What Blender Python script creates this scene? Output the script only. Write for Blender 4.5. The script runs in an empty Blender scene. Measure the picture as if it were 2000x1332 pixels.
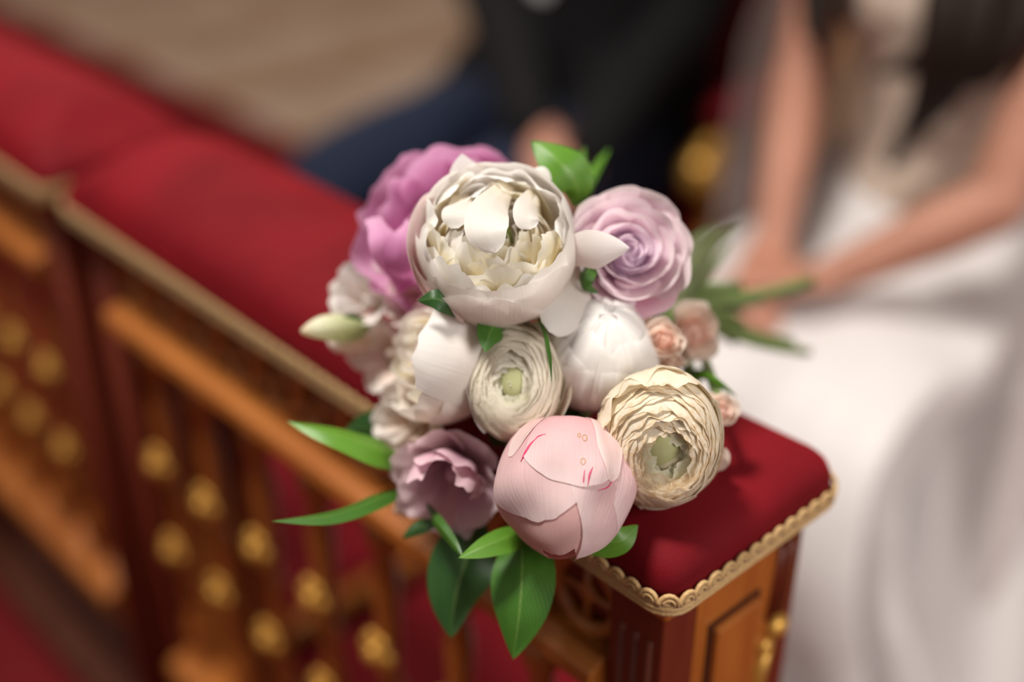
import bpy, bmesh, math, random
from mathutils import Vector, Matrix, noise
PI = math.pi
sc = bpy.context.scene
col = sc.collection

# ------------------------------------------------------------------ camera, world, lights, exposure
FPX = 2433.0                       # focal length in pixels of the 2000 px wide frame
PITCH = math.radians(30.2)
CAM = Vector((0, 0, 1.32))
cd = bpy.data.cameras.new('camera'); cam = bpy.data.objects.new('camera', cd); col.objects.link(cam)
cam.location = CAM; cam.rotation_euler = (PI/2 - PITCH, 0, 0)
cd.sensor_width = 36; cd.lens = FPX/2000*36; cd.clip_start = .02
cd.dof.use_dof = True; cd.dof.focus_distance = .668; cd.dof.aperture_fstop = 1.32
sc.camera = cam
FW = Vector((0, math.cos(PITCH), -math.sin(PITCH))); UP = Vector((0, math.sin(PITCH), math.cos(PITCH))); RT = Vector((1, 0, 0))
def pt(x, y, d):                   # a point d metres in front of the lens plane, seen at pixel (x, y)
    return CAM + d*(FW + RT*((x-1000)/FPX) + UP*((666-y)/FPX))

w = bpy.data.worlds.new('world'); sc.world = w; w.use_nodes = True
bg = w.node_tree.nodes['Background']; bg.inputs[0].default_value = (1, .87, .76, 1); bg.inputs[1].default_value = .24
def area(name, loc, target, size, power, color):
    l = bpy.data.lights.new(name, 'AREA'); l.shape = 'DISK'; l.size = size; l.energy = power; l.color = color
    o = bpy.data.objects.new(name, l); col.objects.link(o); o.location = loc
    o.rotation_euler = (Vector(target)-Vector(loc)).to_track_quat('-Z', 'Y').to_euler(); return o
area('ceiling_key_light', (-.75, .60, 3.2), (0, .6, .95), .50, 88, (1, .94, .86))
area('fill_light', (2.6, -1.35, 2.6), (.1, .8, .9), 1.8, 92, (1, .94, .88))  # added soft fill from the right for flowers and end panel, not a window
area('floor_fill_light', (-1.2, 4.6, 3.8), (-1.0, 4.2, 0), .9, 58, (1, .86, .72))  # added unseen lamp, lifts the far floor and carpet
sc.cycles.max_bounces = 16; sc.cycles.diffuse_bounces = 8; sc.cycles.transmission_bounces = 10; sc.cycles.transparent_max_bounces = 12
vs = sc.view_settings; vs.view_transform = 'Standard'; vs.look = 'None'; vs.gamma = 1; vs.exposure = 0.0; vs.use_curve_mapping = False

# ------------------------------------------------------------------ helpers
def tag(o, label=None, cat=None, group=None, kind=None):
    if label: o['label'] = label
    if cat: o['category'] = cat
    if group: o['group'] = group
    if kind: o['kind'] = kind
    return o
def empty(name, loc=(0, 0, 0), rz=0):
    o = bpy.data.objects.new(name, None); col.objects.link(o); o.location = loc; o.rotation_euler = (0, 0, rz); o.empty_display_size = .05
    return o
def obj(name, verts, faces, mat, parent=None, smooth=True, uvs=None):
    me = bpy.data.meshes.new(name); me.from_pydata([tuple(v) for v in verts], [], faces)
    if uvs:
        ul = me.uv_layers.new(name='UVMap')
        for lp in me.loops: ul.data[lp.index].uv = uvs[lp.vertex_index]
    if smooth: me.polygons.foreach_set('use_smooth', [True]*len(me.polygons))
    me.materials.append(mat); me.update()
    o = bpy.data.objects.new(name, me); col.objects.link(o)
    if parent: o.parent = parent
    return o
def copy_tree(o, parent=None):
    c = o.copy(); col.objects.link(c); c.parent = parent
    for ch in list(o.children): copy_tree(ch, c)
    return c
class MB:                          # collects shapes of ONE mesh
    def __init__(s): s.v = []; s.f = []
    def add(s, v, f):
        n = len(s.v); s.v += [Vector(p) for p in v]; s.f += [tuple(i+n for i in q) for q in f]; return s
    def box(s, x0, x1, y0, y1, z0, z1, b=.002):
        bm = bmesh.new(); bmesh.ops.create_cube(bm, size=1)
        for v in bm.verts: v.co = Vector(((x0+x1)/2+v.co.x*(x1-x0), (y0+y1)/2+v.co.y*(y1-y0), (z0+z1)/2+v.co.z*(z1-z0)))
        if b: bmesh.ops.bevel(bm, geom=bm.edges[:], offset=b, segments=2, affect='EDGES', profile=.6)
        bm.verts.index_update()
        s.add([v.co.copy() for v in bm.verts], [[v.index for v in f.verts] for f in bm.faces]); bm.free(); return s
    def lathe(s, prof, org=(0, 0, 0), seg=14, axis='z', sc2=1.0):
        v = []; f = []
        for r, z in prof:
            for k in range(seg):
                a = 2*PI*k/seg; c, d = r*math.cos(a), r*math.sin(a)*sc2
                p = {'z': (c, d, z), 'x': (z, c, d), 'y': (d, z, c)}[axis]
                v.append((p[0]+org[0], p[1]+org[1], p[2]+org[2]))
        n = len(prof)
        for j in range(n-1):
            for k in range(seg): f.append((j*seg+k, j*seg+(k+1) % seg, (j+1)*seg+(k+1) % seg, (j+1)*seg+k))
        f.append(tuple(range(seg))[::-1]); f.append(tuple((n-1)*seg+k for k in range(seg)))
        return s.add(v, f)
    def tube(s, pts, rad, seg=10, flat=1.0, cap=True, up=None):
        pts = [Vector(p) for p in pts]; n = len(pts)
        if not hasattr(rad, '__len__'): rad = [rad]*n
        v = []; f = []; prev = None
        for i, p in enumerate(pts):
            t = (pts[min(i+1, n-1)]-pts[max(i-1, 0)]).normalized()
            if up is not None: side = t.cross(Vector(up))
            elif prev is None: side = t.cross(Vector((0, 0, 1)) if abs(t.z) < .9 else Vector((1, 0, 0)))
            else: side = prev - t*prev.dot(t)
            side.normalize(); prev = side; nn = side.cross(t)
            r = rad[i]; rx, ry = (r if hasattr(r, '__len__') else (r, r*flat))
            for k in range(seg):
                a = 2*PI*k/seg; v.append(p+side*rx*math.cos(a)+nn*ry*math.sin(a))
        for j in range(n-1):
            for k in range(seg): f.append((j*seg+k, j*seg+(k+1) % seg, (j+1)*seg+(k+1) % seg, (j+1)*seg+k))
        if cap: f.append(tuple(range(seg))[::-1]); f.append(tuple((n-1)*seg+k for k in range(seg)))
        return s.add(v, f)
    def ball(s, c, r, seg=14, rings=9, scale=(1, 1, 1)):
        v = []; f = []; c = Vector(c)
        for j in range(rings+1):
            th = PI*(.02+.96*j/rings)
            for k in range(seg):
                a = 2*PI*k/seg
                v.append(c+Vector((r*scale[0]*math.sin(th)*math.cos(a), r*scale[1]*math.sin(th)*math.sin(a), -r*scale[2]*math.cos(th))))
        for j in range(rings):
            for k in range(seg): f.append((j*seg+k, j*seg+(k+1) % seg, (j+1)*seg+(k+1) % seg, (j+1)*seg+k))
        f.append(tuple(range(seg))[::-1]); f.append(tuple(rings*seg+k for k in range(seg)))
        return s.add(v, f)
    def prism(s, poly, y0, y1):    # polygon in (x, z), extruded along y
        n = len(poly); v = [(x, y0, z) for x, z in poly]+[(x, y1, z) for x, z in poly]
        f = [tuple(range(n)), tuple(range(2*n-1, n-1, -1))]+[(i, i+n, (i+1) % n+n, (i+1) % n) for i in range(n)]
        return s.add(v, f)
    def build(s, name, mat, parent=None, smooth=True, bevel=0):
        o = obj(name, s.v, s.f, mat, parent, smooth)
        if bevel:
            m = o.modifiers.new('bevel', 'BEVEL'); m.width = bevel; m.segments = 2; m.limit_method = 'ANGLE'
        return o
def crom(pts, n):
    pts = [Vector(p) for p in pts]; P = [2*pts[0]-pts[1]]+pts+[2*pts[-1]-pts[-2]]; out = []
    for i in range(n+1):
        u = i/n*(len(pts)-1); k = min(int(u), len(pts)-2); t = u-k; a, b, c, d = P[k:k+4]
        out.append(.5*((2*b)+(c-a)*t+(2*a-5*b+4*c-d)*t*t+(3*b-a-3*c+d)*t**3))
    return out
def lerp(a, b, t): return a+(b-a)*t

# ------------------------------------------------------------------ materials
def nmat(name):
    m = bpy.data.materials.new(name); m.use_nodes = True; nt = m.node_tree
    return m, nt, nt.nodes['Principled BSDF']
def nd(nt, t, **k):
    n = nt.nodes.new(t)
    for a, b in k.items(): setattr(n, a, b)
    return n
def ramp(nt, fac, stops):
    r = nd(nt, 'ShaderNodeValToRGB'); e = r.color_ramp.elements
    while len(e) < len(stops): e.new(.5)
    for x, (p, c) in zip(e, stops): x.position = p; x.color = (*c, 1)
    nt.links.new(fac, r.inputs[0]); return r
def noise_node(nt, scale, vec=None, detail=4, rough=.6):
    n = nd(nt, 'ShaderNodeTexNoise'); n.inputs['Scale'].default_value = scale; n.inputs['Detail'].default_value = detail; n.inputs['Roughness'].default_value = rough
    if vec: nt.links.new(vec, n.inputs['Vector'])
    return n
def mapping(nt, out, scale):
    m = nd(nt, 'ShaderNodeMapping'); m.inputs['Scale'].default_value = scale; nt.links.new(out, m.inputs['Vector']); return m.outputs[0]
def bump(nt, b, h, strength, dist):
    n = nd(nt, 'ShaderNodeBump'); n.inputs['Strength'].default_value = strength; n.inputs['Distance'].default_value = dist
    nt.links.new(h, n.inputs['Height']); nt.links.new(n.outputs[0], b.inputs['Normal']); return n
def mixcol(nt, fac, a, b, mode='MIX'):
    m = nd(nt, 'ShaderNodeMix', data_type='RGBA', blend_type=mode)
    if hasattr(fac, 'links'): nt.links.new(fac, m.inputs[0])
    else: m.inputs[0].default_value = fac
    for x, i in ((a, 6), (b, 7)):
        if hasattr(x, 'links'): nt.links.new(x, m.inputs[i])
        else: m.inputs[i].default_value = (*x, 1)
    return m.outputs[2]
def petal_mat(name, stops, trans=.42, vein=.22, edge=None, var=.06, streak=None, rough=.55):
    """stops: pigment along the petal from claw (0) to margin (1); edge: (colour, start) for the very rim"""
    m, nt, b = nmat(name); L = nt.links
    tc = nd(nt, 'ShaderNodeTexCoord'); sx = nd(nt, 'ShaderNodeSeparateXYZ'); L.new(tc.outputs['UV'], sx.inputs[0])
    nz = noise_node(nt, 5, tc.outputs['UV'])
    ad = nd(nt, 'ShaderNodeMath', operation='MULTIPLY_ADD'); L.new(nz.outputs[0], ad.inputs[0]); ad.inputs[1].default_value = .22; L.new(sx.outputs[1], ad.inputs[2])
    sb = nd(nt, 'ShaderNodeMath', operation='SUBTRACT'); L.new(ad.outputs[0], sb.inputs[0]); sb.inputs[1].default_value = .11
    c = ramp(nt, sb.outputs[0], stops).outputs[0]
    vn = noise_node(nt, 1, mapping(nt, tc.outputs['UV'], (46, 1.6, 1)), 5)
    c = mixcol(nt, .16, c, ramp(nt, vn.outputs[0], [(.3, (.80, .78, .76)), (.6, (1, 1, 1))]).outputs[0], 'MULTIPLY')
    if streak:
        s1 = noise_node(nt, 1, mapping(nt, tc.outputs['UV'], (9, .8, 1)), 3)
        c = mixcol(nt, ramp(nt, s1.outputs[0], [(.66, (0, 0, 0)), (.74, (1, 1, 1))]).outputs[0], c, streak)
    oi = nd(nt, 'ShaderNodeObjectInfo'); hv = nd(nt, 'ShaderNodeHueSaturation'); L.new(c, hv.inputs['Color'])
    mr = nd(nt, 'ShaderNodeMapRange'); L.new(oi.outputs['Random'], mr.inputs[0]); mr.inputs[3].default_value = 1-var; mr.inputs[4].default_value = 1+var*.5
    L.new(mr.outputs[0], hv.inputs['Value']); c = hv.outputs[0]
    L.new(c, b.inputs['Base Color']); b.inputs['Roughness'].default_value = rough; b.inputs['Specular IOR Level'].default_value = .3
    b.inputs['Sheen Weight'].default_value = .08
    bump(nt, b, vn.outputs[0], vein, .0012)
    tr = nd(nt, 'ShaderNodeBsdfTranslucent'); L.new(c, tr.inputs[0])
    mx = nd(nt, 'ShaderNodeMixShader'); mx.inputs[0].default_value = trans
    L.new(b.outputs[0], mx.inputs[1]); L.new(tr.outputs[0], mx.inputs[2]); L.new(mx.outputs[0], nt.nodes['Material Output'].inputs[0])
    return m
M = {}
M['white'] = petal_mat('petal_white', [(0, (.80, .72, .50)), (.35, (.86, .80, .74)), (.75, (.89, .86, .84)), (1, (.93, .92, .91))])
M['white_out'] = petal_mat('petal_white_outer', [(0, (.80, .70, .54)), (.3, (.89, .80, .74)), (.7, (.91, .85, .80)), (1, (.94, .915, .885))])
M['blush'] = petal_mat('petal_blush', [(0, (.86, .60, .57)), (.5, (.90, .68, .66)), (1, (.93, .80, .78))])
M['cream_in'] = petal_mat('petal_cream_inner', [(0, (.72, .58, .22)), (.4, (.88, .74, .40)), (.75, (.93, .85, .62)), (1, (.94, .92, .85))], vein=.2, trans=.5)
M['cream_peony'] = petal_mat('petal_cream_peony', [(0, (.84, .62, .46)), (.4, (.89, .74, .62)), (.8, (.91, .82, .75)), (1, (.92, .88, .84))])
M['ran'] = petal_mat('petal_ranunculus', [(0, (.60, .62, .28)), (.4, (.86, .78, .56)), (.8, (.90, .83, .68)), (1, (.92, .88, .79))], vein=.6)
M['ran_old'] = petal_mat('petal_ranunculus_aged', [(0, (.62, .58, .28)), (.35, (.85, .75, .54)), (.8, (.91, .84, .70)), (.985, (.91, .84, .71)), (1, (.82, .68, .48))], vein=.35)
M['ran_in'] = petal_mat('petal_ranunculus_heart', [(0, (.40, .50, .10)), (.5, (.58, .64, .22)), (.85, (.80, .80, .52)), (1, (.90, .88, .74))], vein=.5)
M['pink'] = petal_mat('petal_pink_peony', [(0, (.80, .40, .46)), (.4, (.86, .55, .58)), (.75, (.88, .66, .68)), (1, (.92, .78, .79))], vein=.45)
M['salmon'] = petal_mat('petal_pink_peony_guard', [(0, (.78, .40, .40)), (.6, (.82, .48, .47)), (1, (.88, .62, .60))])
M['lav'] = petal_mat('petal_lavender_rose', [(0, (.52, .30, .50)), (.4, (.70, .47, .62)), (.72, (.86, .67, .76)), (1, (.94, .84, .87))], vein=.2)
M['lav_in'] = petal_mat('petal_lavender_rose_heart', [(0, (.52, .32, .56)), (.5, (.74, .56, .73)), (1, (.91, .80, .87))], vein=.2)
M['rose_pink'] = petal_mat('petal_rose_guard', [(0, (.78, .42, .52)), (.6, (.84, .48, .62)), (1, (.88, .60, .72))])
M['orchid'] = petal_mat('petal_orchid_pink', [(0, (.70, .22, .50)), (.5, (.76, .32, .60)), (1, (.84, .48, .72))], vein=.3)
M['peach'] = petal_mat('petal_peach', [(0, (.86, .58, .44)), (.5, (.91, .72, .60)), (1, (.93, .83, .75))])
M['peach_in'] = petal_mat('petal_peach_heart', [(0, (.84, .42, .32)), (.5, (.90, .60, .50)), (1, (.93, .76, .67))])
M['mauve'] = petal_mat('petal_mauve', [(0, (.42, .20, .30)), (.35, (.68, .42, .53)), (.75, (.82, .58, .67)), (1, (.90, .72, .77))], vein=.3, trans=.48)
M['mauve_pink'] = petal_mat('petal_mauve_pink', [(0, (.58, .30, .42)), (.5, (.74, .44, .56)), (1, (.86, .62, .70))], vein=.2)
M['budgreen'] = petal_mat('petal_bud', [(0, (.40, .50, .16)), (.45, (.70, .76, .44)), (.8, (.84, .84, .66)), (1, (.82, .70, .50))])
def leaf_mat(name, c1, c2):
    m, nt, b = nmat(name); L = nt.links; tc = nd(nt, 'ShaderNodeTexCoord')
    sx = nd(nt, 'ShaderNodeSeparateXYZ'); L.new(tc.outputs['UV'], sx.inputs[0])
    ab = nd(nt, 'ShaderNodeMath', operation='SUBTRACT'); L.new(sx.outputs[0], ab.inputs[0]); ab.inputs[1].default_value = .5
    a2 = nd(nt, 'ShaderNodeMath', operation='ABSOLUTE'); L.new(ab.outputs[0], a2.inputs[0])
    n1 = noise_node(nt, 4, tc.outputs['UV'])
    c = mixcol(nt, n1.outputs[0], c1, c2)
    c = mixcol(nt, ramp(nt, a2.outputs[0], [(0, (.55, .55, .55)), (.018, (0, 0, 0))]).outputs[0], c, (.30, .42, .12))
    wv = nd(nt, 'ShaderNodeTexWave'); wv.inputs['Scale'].default_value = 7; wv.inputs['Distortion'].default_value = 1.5
    cmb = nd(nt, 'ShaderNodeCombineXYZ'); L.new(a2.outputs[0], cmb.inputs[0]); L.new(sx.outputs[1], cmb.inputs[1])
    rot = nd(nt, 'ShaderNodeMapping'); rot.inputs['Rotation'].default_value = (0, 0, .9); L.new(cmb.outputs[0], rot.inputs[0]); L.new(rot.outputs[0], wv.inputs[0])
    c = mixcol(nt, .10, c, wv.outputs[0], 'OVERLAY')
    L.new(c, b.inputs['Base Color']); b.inputs['Roughness'].default_value = .36
    bump(nt, b, wv.outputs[0], .12, .001)
    tr = nd(nt, 'ShaderNodeBsdfTranslucent'); L.new(c, tr.inputs[0]); mx = nd(nt, 'ShaderNodeMixShader'); mx.inputs[0].default_value = .22
    L.new(b.outputs[0], mx.inputs[1]); L.new(tr.outputs[0], mx.inputs[2]); L.new(mx.outputs[0], nt.nodes['Material Output'].inputs[0]); return m
M['leaf'] = leaf_mat('leaf_green', (.030, .105, .012), (.065, .185, .020))
M['leaf_dark'] = leaf_mat('leaf_dark_green', (.018, .065, .014), (.035, .11, .022))
M['leaf_light'] = leaf_mat('leaf_fresh_green', (.075, .21, .016), (.13, .30, .032))
M['sage'] = leaf_mat('leaf_sage', (.10, .13, .05), (.17, .19, .10))
def simple(name, c, rough=.5, metal=0, c2=None, scale=20, bs=0, bd=.002, stretch=(1, 1, 1), coat=0, sheen=0, sheen_tint=(1, 1, 1), spec=.5):
    m, nt, b = nmat(name); tc = nd(nt, 'ShaderNodeTexCoord')
    n = noise_node(nt, scale, mapping(nt, tc.outputs['Object'], stretch), 6)
    nt.links.new(ramp(nt, n.outputs[0], [(.3, c), (.7, c2 or c)]).outputs[0], b.inputs['Base Color'])
    b.inputs['Roughness'].default_value = rough; b.inputs['Metallic'].default_value = metal; b.inputs['Coat Weight'].default_value = coat; b.inputs['Coat Roughness'].default_value = .2
    b.inputs['Sheen Weight'].default_value = sheen; b.inputs['Sheen Tint'].default_value = (*sheen_tint, 1); b.inputs['Sheen Roughness'].default_value = .35; b.inputs['Specular IOR Level'].default_value = spec
    if bs: bump(nt, b, n.outputs[0], bs, bd)
    return m
M['stem'] = simple('stem_green', (.10, .16, .04), .5, c2=(.17, .22, .08), scale=60)
M['twine'] = simple('ribbon_ivory', (.75, .68, .58), .6, c2=(.82, .76, .66), scale=200, bs=.3)
def velvet():
    m, nt, b = nmat('red_velvet'); tc = nd(nt, 'ShaderNodeTexCoord')
    big = noise_node(nt, 9, tc.outputs['Object'], 3, .5); fine = noise_node(nt, 900, tc.outputs['Object'], 3)
    c = ramp(nt, big.outputs[0], [(.3, (.125, .002, .006)), (.7, (.19, .0035, .009))]).outputs[0]
    c = mixcol(nt, .35, c, ramp(nt, fine.outputs[0], [(.3, (.5, .5, .5)), (.7, (1, 1, 1))]).outputs[0], 'MULTIPLY')
    nt.links.new(c, b.inputs['Base Color']); b.inputs['Roughness'].default_value = .75; b.inputs['Specular IOR Level'].default_value = .15
    b.inputs['Sheen Weight'].default_value = .4; b.inputs['Sheen Roughness'].default_value = .32; b.inputs['Sheen Tint'].default_value = (1, .04, .05, 1)
    bump(nt, b, fine.outputs[0], .5, .0008); return m
M['velvet'] = velvet()
M['braid'] = simple('gold_braid', (.42, .25, .10), .6, c2=(.60, .40, .18), scale=500, bs=.6, bd=.001, sheen=.2)
M['wood'] = simple('varnished_oak', (.31, .085, .014), .36, c2=(.43, .140, .024), scale=9, stretch=(6, 6, .7), bs=.08, coat=.35)
M['wood_rail'] = simple('varnished_oak_rail', (.28, .080, .012), .34, c2=(.40, .135, .024), scale=9, stretch=(6, .7, 6), bs=.08, coat=.4)
M['wood_dark'] = simple('mahogany', (.11, .016, .008), .42, c2=(.16, .028, .011), scale=9, stretch=(7, 7, .6), bs=.06, coat=.12, spec=.3)
M['gilt'] = simple('gilt_carving', (.52, .26, .045), .38, metal=.5, c2=(.68, .38, .08), scale=90, bs=.3)
M['groove'] = simple('matte_dark_brown', (.05, .014, .008), .7, c2=(.08, .022, .010), scale=30, spec=.15)
M['carpet'] = simple('red_carpet', (.105, .009, .011), .95, c2=(.145, .013, .015), scale=300, bs=.4, sheen=.04, sheen_tint=(1, .2, .2), spec=.02)
M['navy'] = simple('navy_wool', (.006, .010, .026), .8, c2=(.010, .016, .038), scale=400, bs=.2, sheen=.25, sheen_tint=(.4, .5, .9), spec=.2)
M['black_wool'] = simple('black_wool', (.0035, .0032, .004), .9, c2=(.006, .0055, .0065), scale=400, bs=.2, spec=.2)
M['shirt'] = simple('white_shirt', (.75, .74, .74), .8, scale=300)
M['skin'] = simple('skin', (.37, .165, .11), .5, c2=(.44, .205, .14), scale=25, bs=.03, spec=.35)
M['satin'] = simple('white_satin', (.62, .585, .585), .55, c2=(.68, .645, .645), scale=7, sheen=.2)
M['lace'] = simple('lace_bodice', (.42, .29, .21), .7, c2=(.72, .62, .54), scale=60, bs=.4)
M['hair'] = simple('dark_brown_hair', (.009, .0045, .0035), .6, c2=(.018, .009, .006), scale=60, stretch=(8, 8, .6), bs=.4, spec=.2)
M['eye'] = simple('eye', (.06, .03, .015), .15); M['lip'] = simple('lips', (.40, .10, .09), .45)
M['leather'] = simple('black_leather', (.01, .01, .011), .25)
def veil_mat():
    m, nt, b = nmat('tulle_veil'); b.inputs['Base Color'].default_value = (.74, .66, .65, 1); b.inputs['Roughness'].default_value = .9
    tr = nd(nt, 'ShaderNodeBsdfTransparent'); mx = nd(nt, 'ShaderNodeMixShader'); tl = nd(nt, 'ShaderNodeBsdfTranslucent'); tl.inputs[0].default_value = (.74, .66, .65, 1); m2 = nd(nt, 'ShaderNodeMixShader'); m2.inputs[0].default_value = .4
    nt.links.new(b.outputs[0], m2.inputs[1]); nt.links.new(tl.outputs[0], m2.inputs[2])
    mx.inputs[0].default_value = .55; nt.links.new(tr.outputs[0], mx.inputs[1]); nt.links.new(m2.outputs[0], mx.inputs[2]); nt.links.new(mx.outputs[0], nt.nodes['Material Output'].inputs[0]); return m
M['veil'] = veil_mat()
def floor_mat():
    m, nt, b = nmat('church_marble'); tc = nd(nt, 'ShaderNodeTexCoord')
    n = noise_node(nt, 2.2, tc.outputs['Object'], 7); n2 = noise_node(nt, 1.1, mapping(nt, tc.outputs['Object'], (1, 1.6, 1)), 4)
    c = ramp(nt, n.outputs[0], [(.3, (.20, .11, .065)), (.5, (.31, .19, .12)), (.72, (.46, .34, .25))]).outputs[0]
    c = mixcol(nt, ramp(nt, n2.outputs[0], [(.42, (0, 0, 0)), (.60, (.7, .7, .7))]).outputs[0], c, (.60, .50, .43))
    nt.links.new(c, b.inputs['Base Color']); b.inputs['Roughness'].default_value = .35; return m
M['marble'] = floor_mat()
M['grout'] = simple('floor_joint', (.10, .065, .045), .8, c2=(.13, .09, .06))

# ------------------------------------------------------------------ bench frame: local x across (away from us), y along, z up
ANG = math.radians(43); P1 = Vector((.087, .518, 0))
V2 = Vector((math.cos(ANG), math.sin(ANG), 0)); V1 = Vector((-math.sin(ANG), math.cos(ANG), 0))
def bw(p, a, z): return P1+V2*p+V1*a+Vector((0, 0, z))

# ------------------------------------------------------------------ floor: slabs beyond the carpet, carpet
fl = MB().box(-6, 10, -8, 12, -.10, -.012, 0).build('floor', M['grout'], smooth=False); fl.location = P1; fl.rotation_euler[2] = ANG
tag(fl, kind='structure')
slab = MB().box(.006, .594, .006, .594, -.012, 0, .003)
sm = None; rnd = random.Random(3)
M['plaster'] = simple('church_plaster', (.40, .32, .25), .9, c2=(.48, .40, .32), scale=3, bs=.1)
for nm, bx in (('wall_back', (7.6, 7.8, -7, 11.8, -.012, 6)), ('wall_left', (-5.8, 7.6, 11.6, 11.8, -.012, 6))):
    wo = MB().box(*bx, 0).build(nm, M['plaster'], smooth=False); wo.location = P1; wo.rotation_euler[2] = ANG; tag(wo, kind='structure')
for i in range(0, 10):
    for j in range(-6, 17):
        if sm is None: s = slab.build('floor_tile', M['marble'], fl, smooth=False); sm = s
        else: s = sm.copy(); col.objects.link(s)
        s.parent = fl; s.location = (1.2+i*.6, j*.6, rnd.uniform(-.001, .001)); s.rotation_euler[2] = 0
cp = MB()
nx, ny = 2, 2
cp.box(-2.6, 1.45, -3.5, 9, .0015, .013, .004)
cpo = cp.build('carpet', M['carpet'], smooth=False); cpo.location = P1; cpo.rotation_euler[2] = ANG
tag(cpo, 'long red carpet laid under the kneelers and chairs', 'carpet')

# ------------------------------------------------------------------ prie-dieu (kneeler) with velvet top
W, L, H = .162, .742, .85
def rrect(x0, x1, y0, y1, r, n=5):
    out = []
    for cx, cy, a in ((x1-r, y1-r, 0), (x0+r, y1-r, 90), (x0+r, y0+r, 180), (x1-r, y0+r, 270)):
        for k in range(n+1):
            t = math.radians(a+90*k/n); out.append((cx+r*math.cos(t), cy+r*math.sin(t)))
    return out
def densify(poly, step):
    out = []
    for i in range(len(poly)):
        a = Vector(poly[i]); b = Vector(poly[(i+1) % len(poly)]); n = max(1, int(round((b-a).length/step)))
        for k in range(n): out.append(a+(b-a)*k/n)
    return out
def make_kneeler(y_in, y_len):
    root = empty('prie_dieu')
    # padded velvet top
    v = []; f = []; prof = [(.004, -.006), (.0005, -.002), (0, .006), (.001, .012), (.004, .018), (.009, .0225), (.016, .0255), (.026, .028), (.04, .030), (.055, .031), (.07, .0315)]
    n = None
    for ins, z in prof:
        ring = densify(rrect(0, W, 0, L, .016), .03) if n is None else None
        if n is None: base = ring; n = len(ring)
        for p in base:
            cx = min(max(p.x, .081), W-.081); cy = min(max(p.y, .081), L-.081)
            d = Vector((cx-p.x, cy-p.y)); l = d.length
            q = Vector((p.x, p.y))+(d*(min(ins, l)/l) if l else Vector((0, 0)))
            u_ = min(max((q.y-y_in)/y_len, 0), 1)*min(max((L-.004-q.y)/.07, 0), 1); cr = u_*u_*(3-2*u_)*.030*max(0, min(ins, .07)/.07)**.45
            v.append((q.x, q.y, H+z+cr+.0012*noise.noise((q.x*30, q.y*14, z*9))))
    for j in range(len(prof)-1):
        for k in range(n): f.append((j*n+k, j*n+(k+1) % n, (j+1)*n+(k+1) % n, (j+1)*n+k))
    last = (len(prof)-1)*n
    mid = [k for k in range(n) if .086 < base[k].y < L-.086]
    lo_ = sorted([k for k in mid if base[k].x < W/2], key=lambda k: base[k].y); hi_ = sorted([k for k in mid if base[k].x > W/2], key=lambda k: base[k].y)
    for k in range(min(len(lo_), len(hi_))-1): f.append((last+lo_[k], last+hi_[k], last+hi_[k+1], last+lo_[k+1]))
    for s_, e_ in ((lo_[0], hi_[0]), (hi_[-1], lo_[-1])):
        k = s_; ring = [last+k]
        while k != e_: k = (k+1) % n; ring.append(last+k)
        f.append(tuple(ring))
    f.append(tuple(range(n))[::-1])
    obj('velvet_top', v, f, M['velvet'], root)
    # gimp braid with scallop loops
    base = densify(rrect(-.0015, W+.0015, -.0015, L+.0015, .016), .004)
    br = MB()
    for zz, rr in ((-.0065, .0019), (-.0032, .0016), (-.0098, .0016)):
        ring = [Vector((p.x, p.y, H+zz)) for p in base]
        br.tube(ring+[ring[0]], rr, 6, cap=False)
    bt = br.build('braid_trim', M['braid'], root)
    per = densify(rrect(-.0025, W+.0025, -.0025, L+.0025, .017), .001); step = .0118; N = len(per)
    lm = MB(); arc = [Vector((0, .0054*math.cos(a), .0062*math.sin(a))) for a in [PI*k/8-.25+(.5/8)*k*1.0 for k in range(9)]]
    lm.tube(arc, .0014, 6); lm.tube([Vector((.0006, .0034*math.cos(a), .0036*math.sin(a))) for a in [PI*k/6 for k in range(7)]], .0012, 5)
    proto = None; acc = 0; k = 0
    tot = sum((per[(i+1) % N]-per[i]).length for i in range(N)); cnt = int(tot/step); st = tot/cnt; s = 0; nxt = 0
    for i in range(N):
        p = per[i]; d = per[(i+1) % N]-p
        if s >= nxt:
            if proto is None: o = lm.build('braid_loop', M['braid'], bt); proto = o
            else: o = proto.copy(); col.objects.link(o); o.parent = bt
            o.location = (p.x, p.y, H-.0022); o.rotation_euler = (0, 0, math.atan2(d.y, d.x)-PI/2); nxt += st
        s += d.length
    x0, x1, y0, y1 = .013, W-.013, .013, L-.013
    MB().box(x0-.004, x1+.004, y0-.004, y1+.004, H-.026, H-.006, .003).build('top_board', M['wood_rail'], root)
    for py in (y0, y1-.042):
        for px in (x0, x1-.03):
            st_ = MB().box(px, px+.03, py, py+.042, .05, H-.026, .002).build('stile', M['wood_dark'], root)
            for q in (.010, .021, .032):     # reeds on the face
                MB().tube([(px+.0012, py+q, .14), (px+.0012, py+q, H-.05)], .0030, 8).build('reed', M['wood_dark'], st_)
    # frieze of pierced ovals between the top board and the moulded rail
    ring = [(0, .026*math.cos(2*PI*k/20), .027*math.sin(2*PI*k/20)) for k in range(21)]
    fm = MB().tube(ring, .0058, 8, cap=False); fm.ball((0, 0, 0), .008, 8, 6, (.5, 1, 1)); fm.tube([(0, -.026, 0), (0, .026, 0)], .0032, 6); fm.tube([(0, 0, -.027), (0, 0, .027)], .0032, 6)
    pr = None; n = 11; sp = (y1-y0-.084)/n
    for k in range(n):
        if pr is None: o = fm.build('frieze_ring', M['wood'], root); pr = o
        else: o = pr.copy(); col.objects.link(o)
        o.parent = root; o.location = (x0+.012, y0+.042+sp*(k+.5), H-.059)
    MB().box(x0+.006, x0+.018, y0+.04, y1-.04, H-.034, H-.026, .001).build('frieze_fillet', M['wood_rail'], root)
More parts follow.
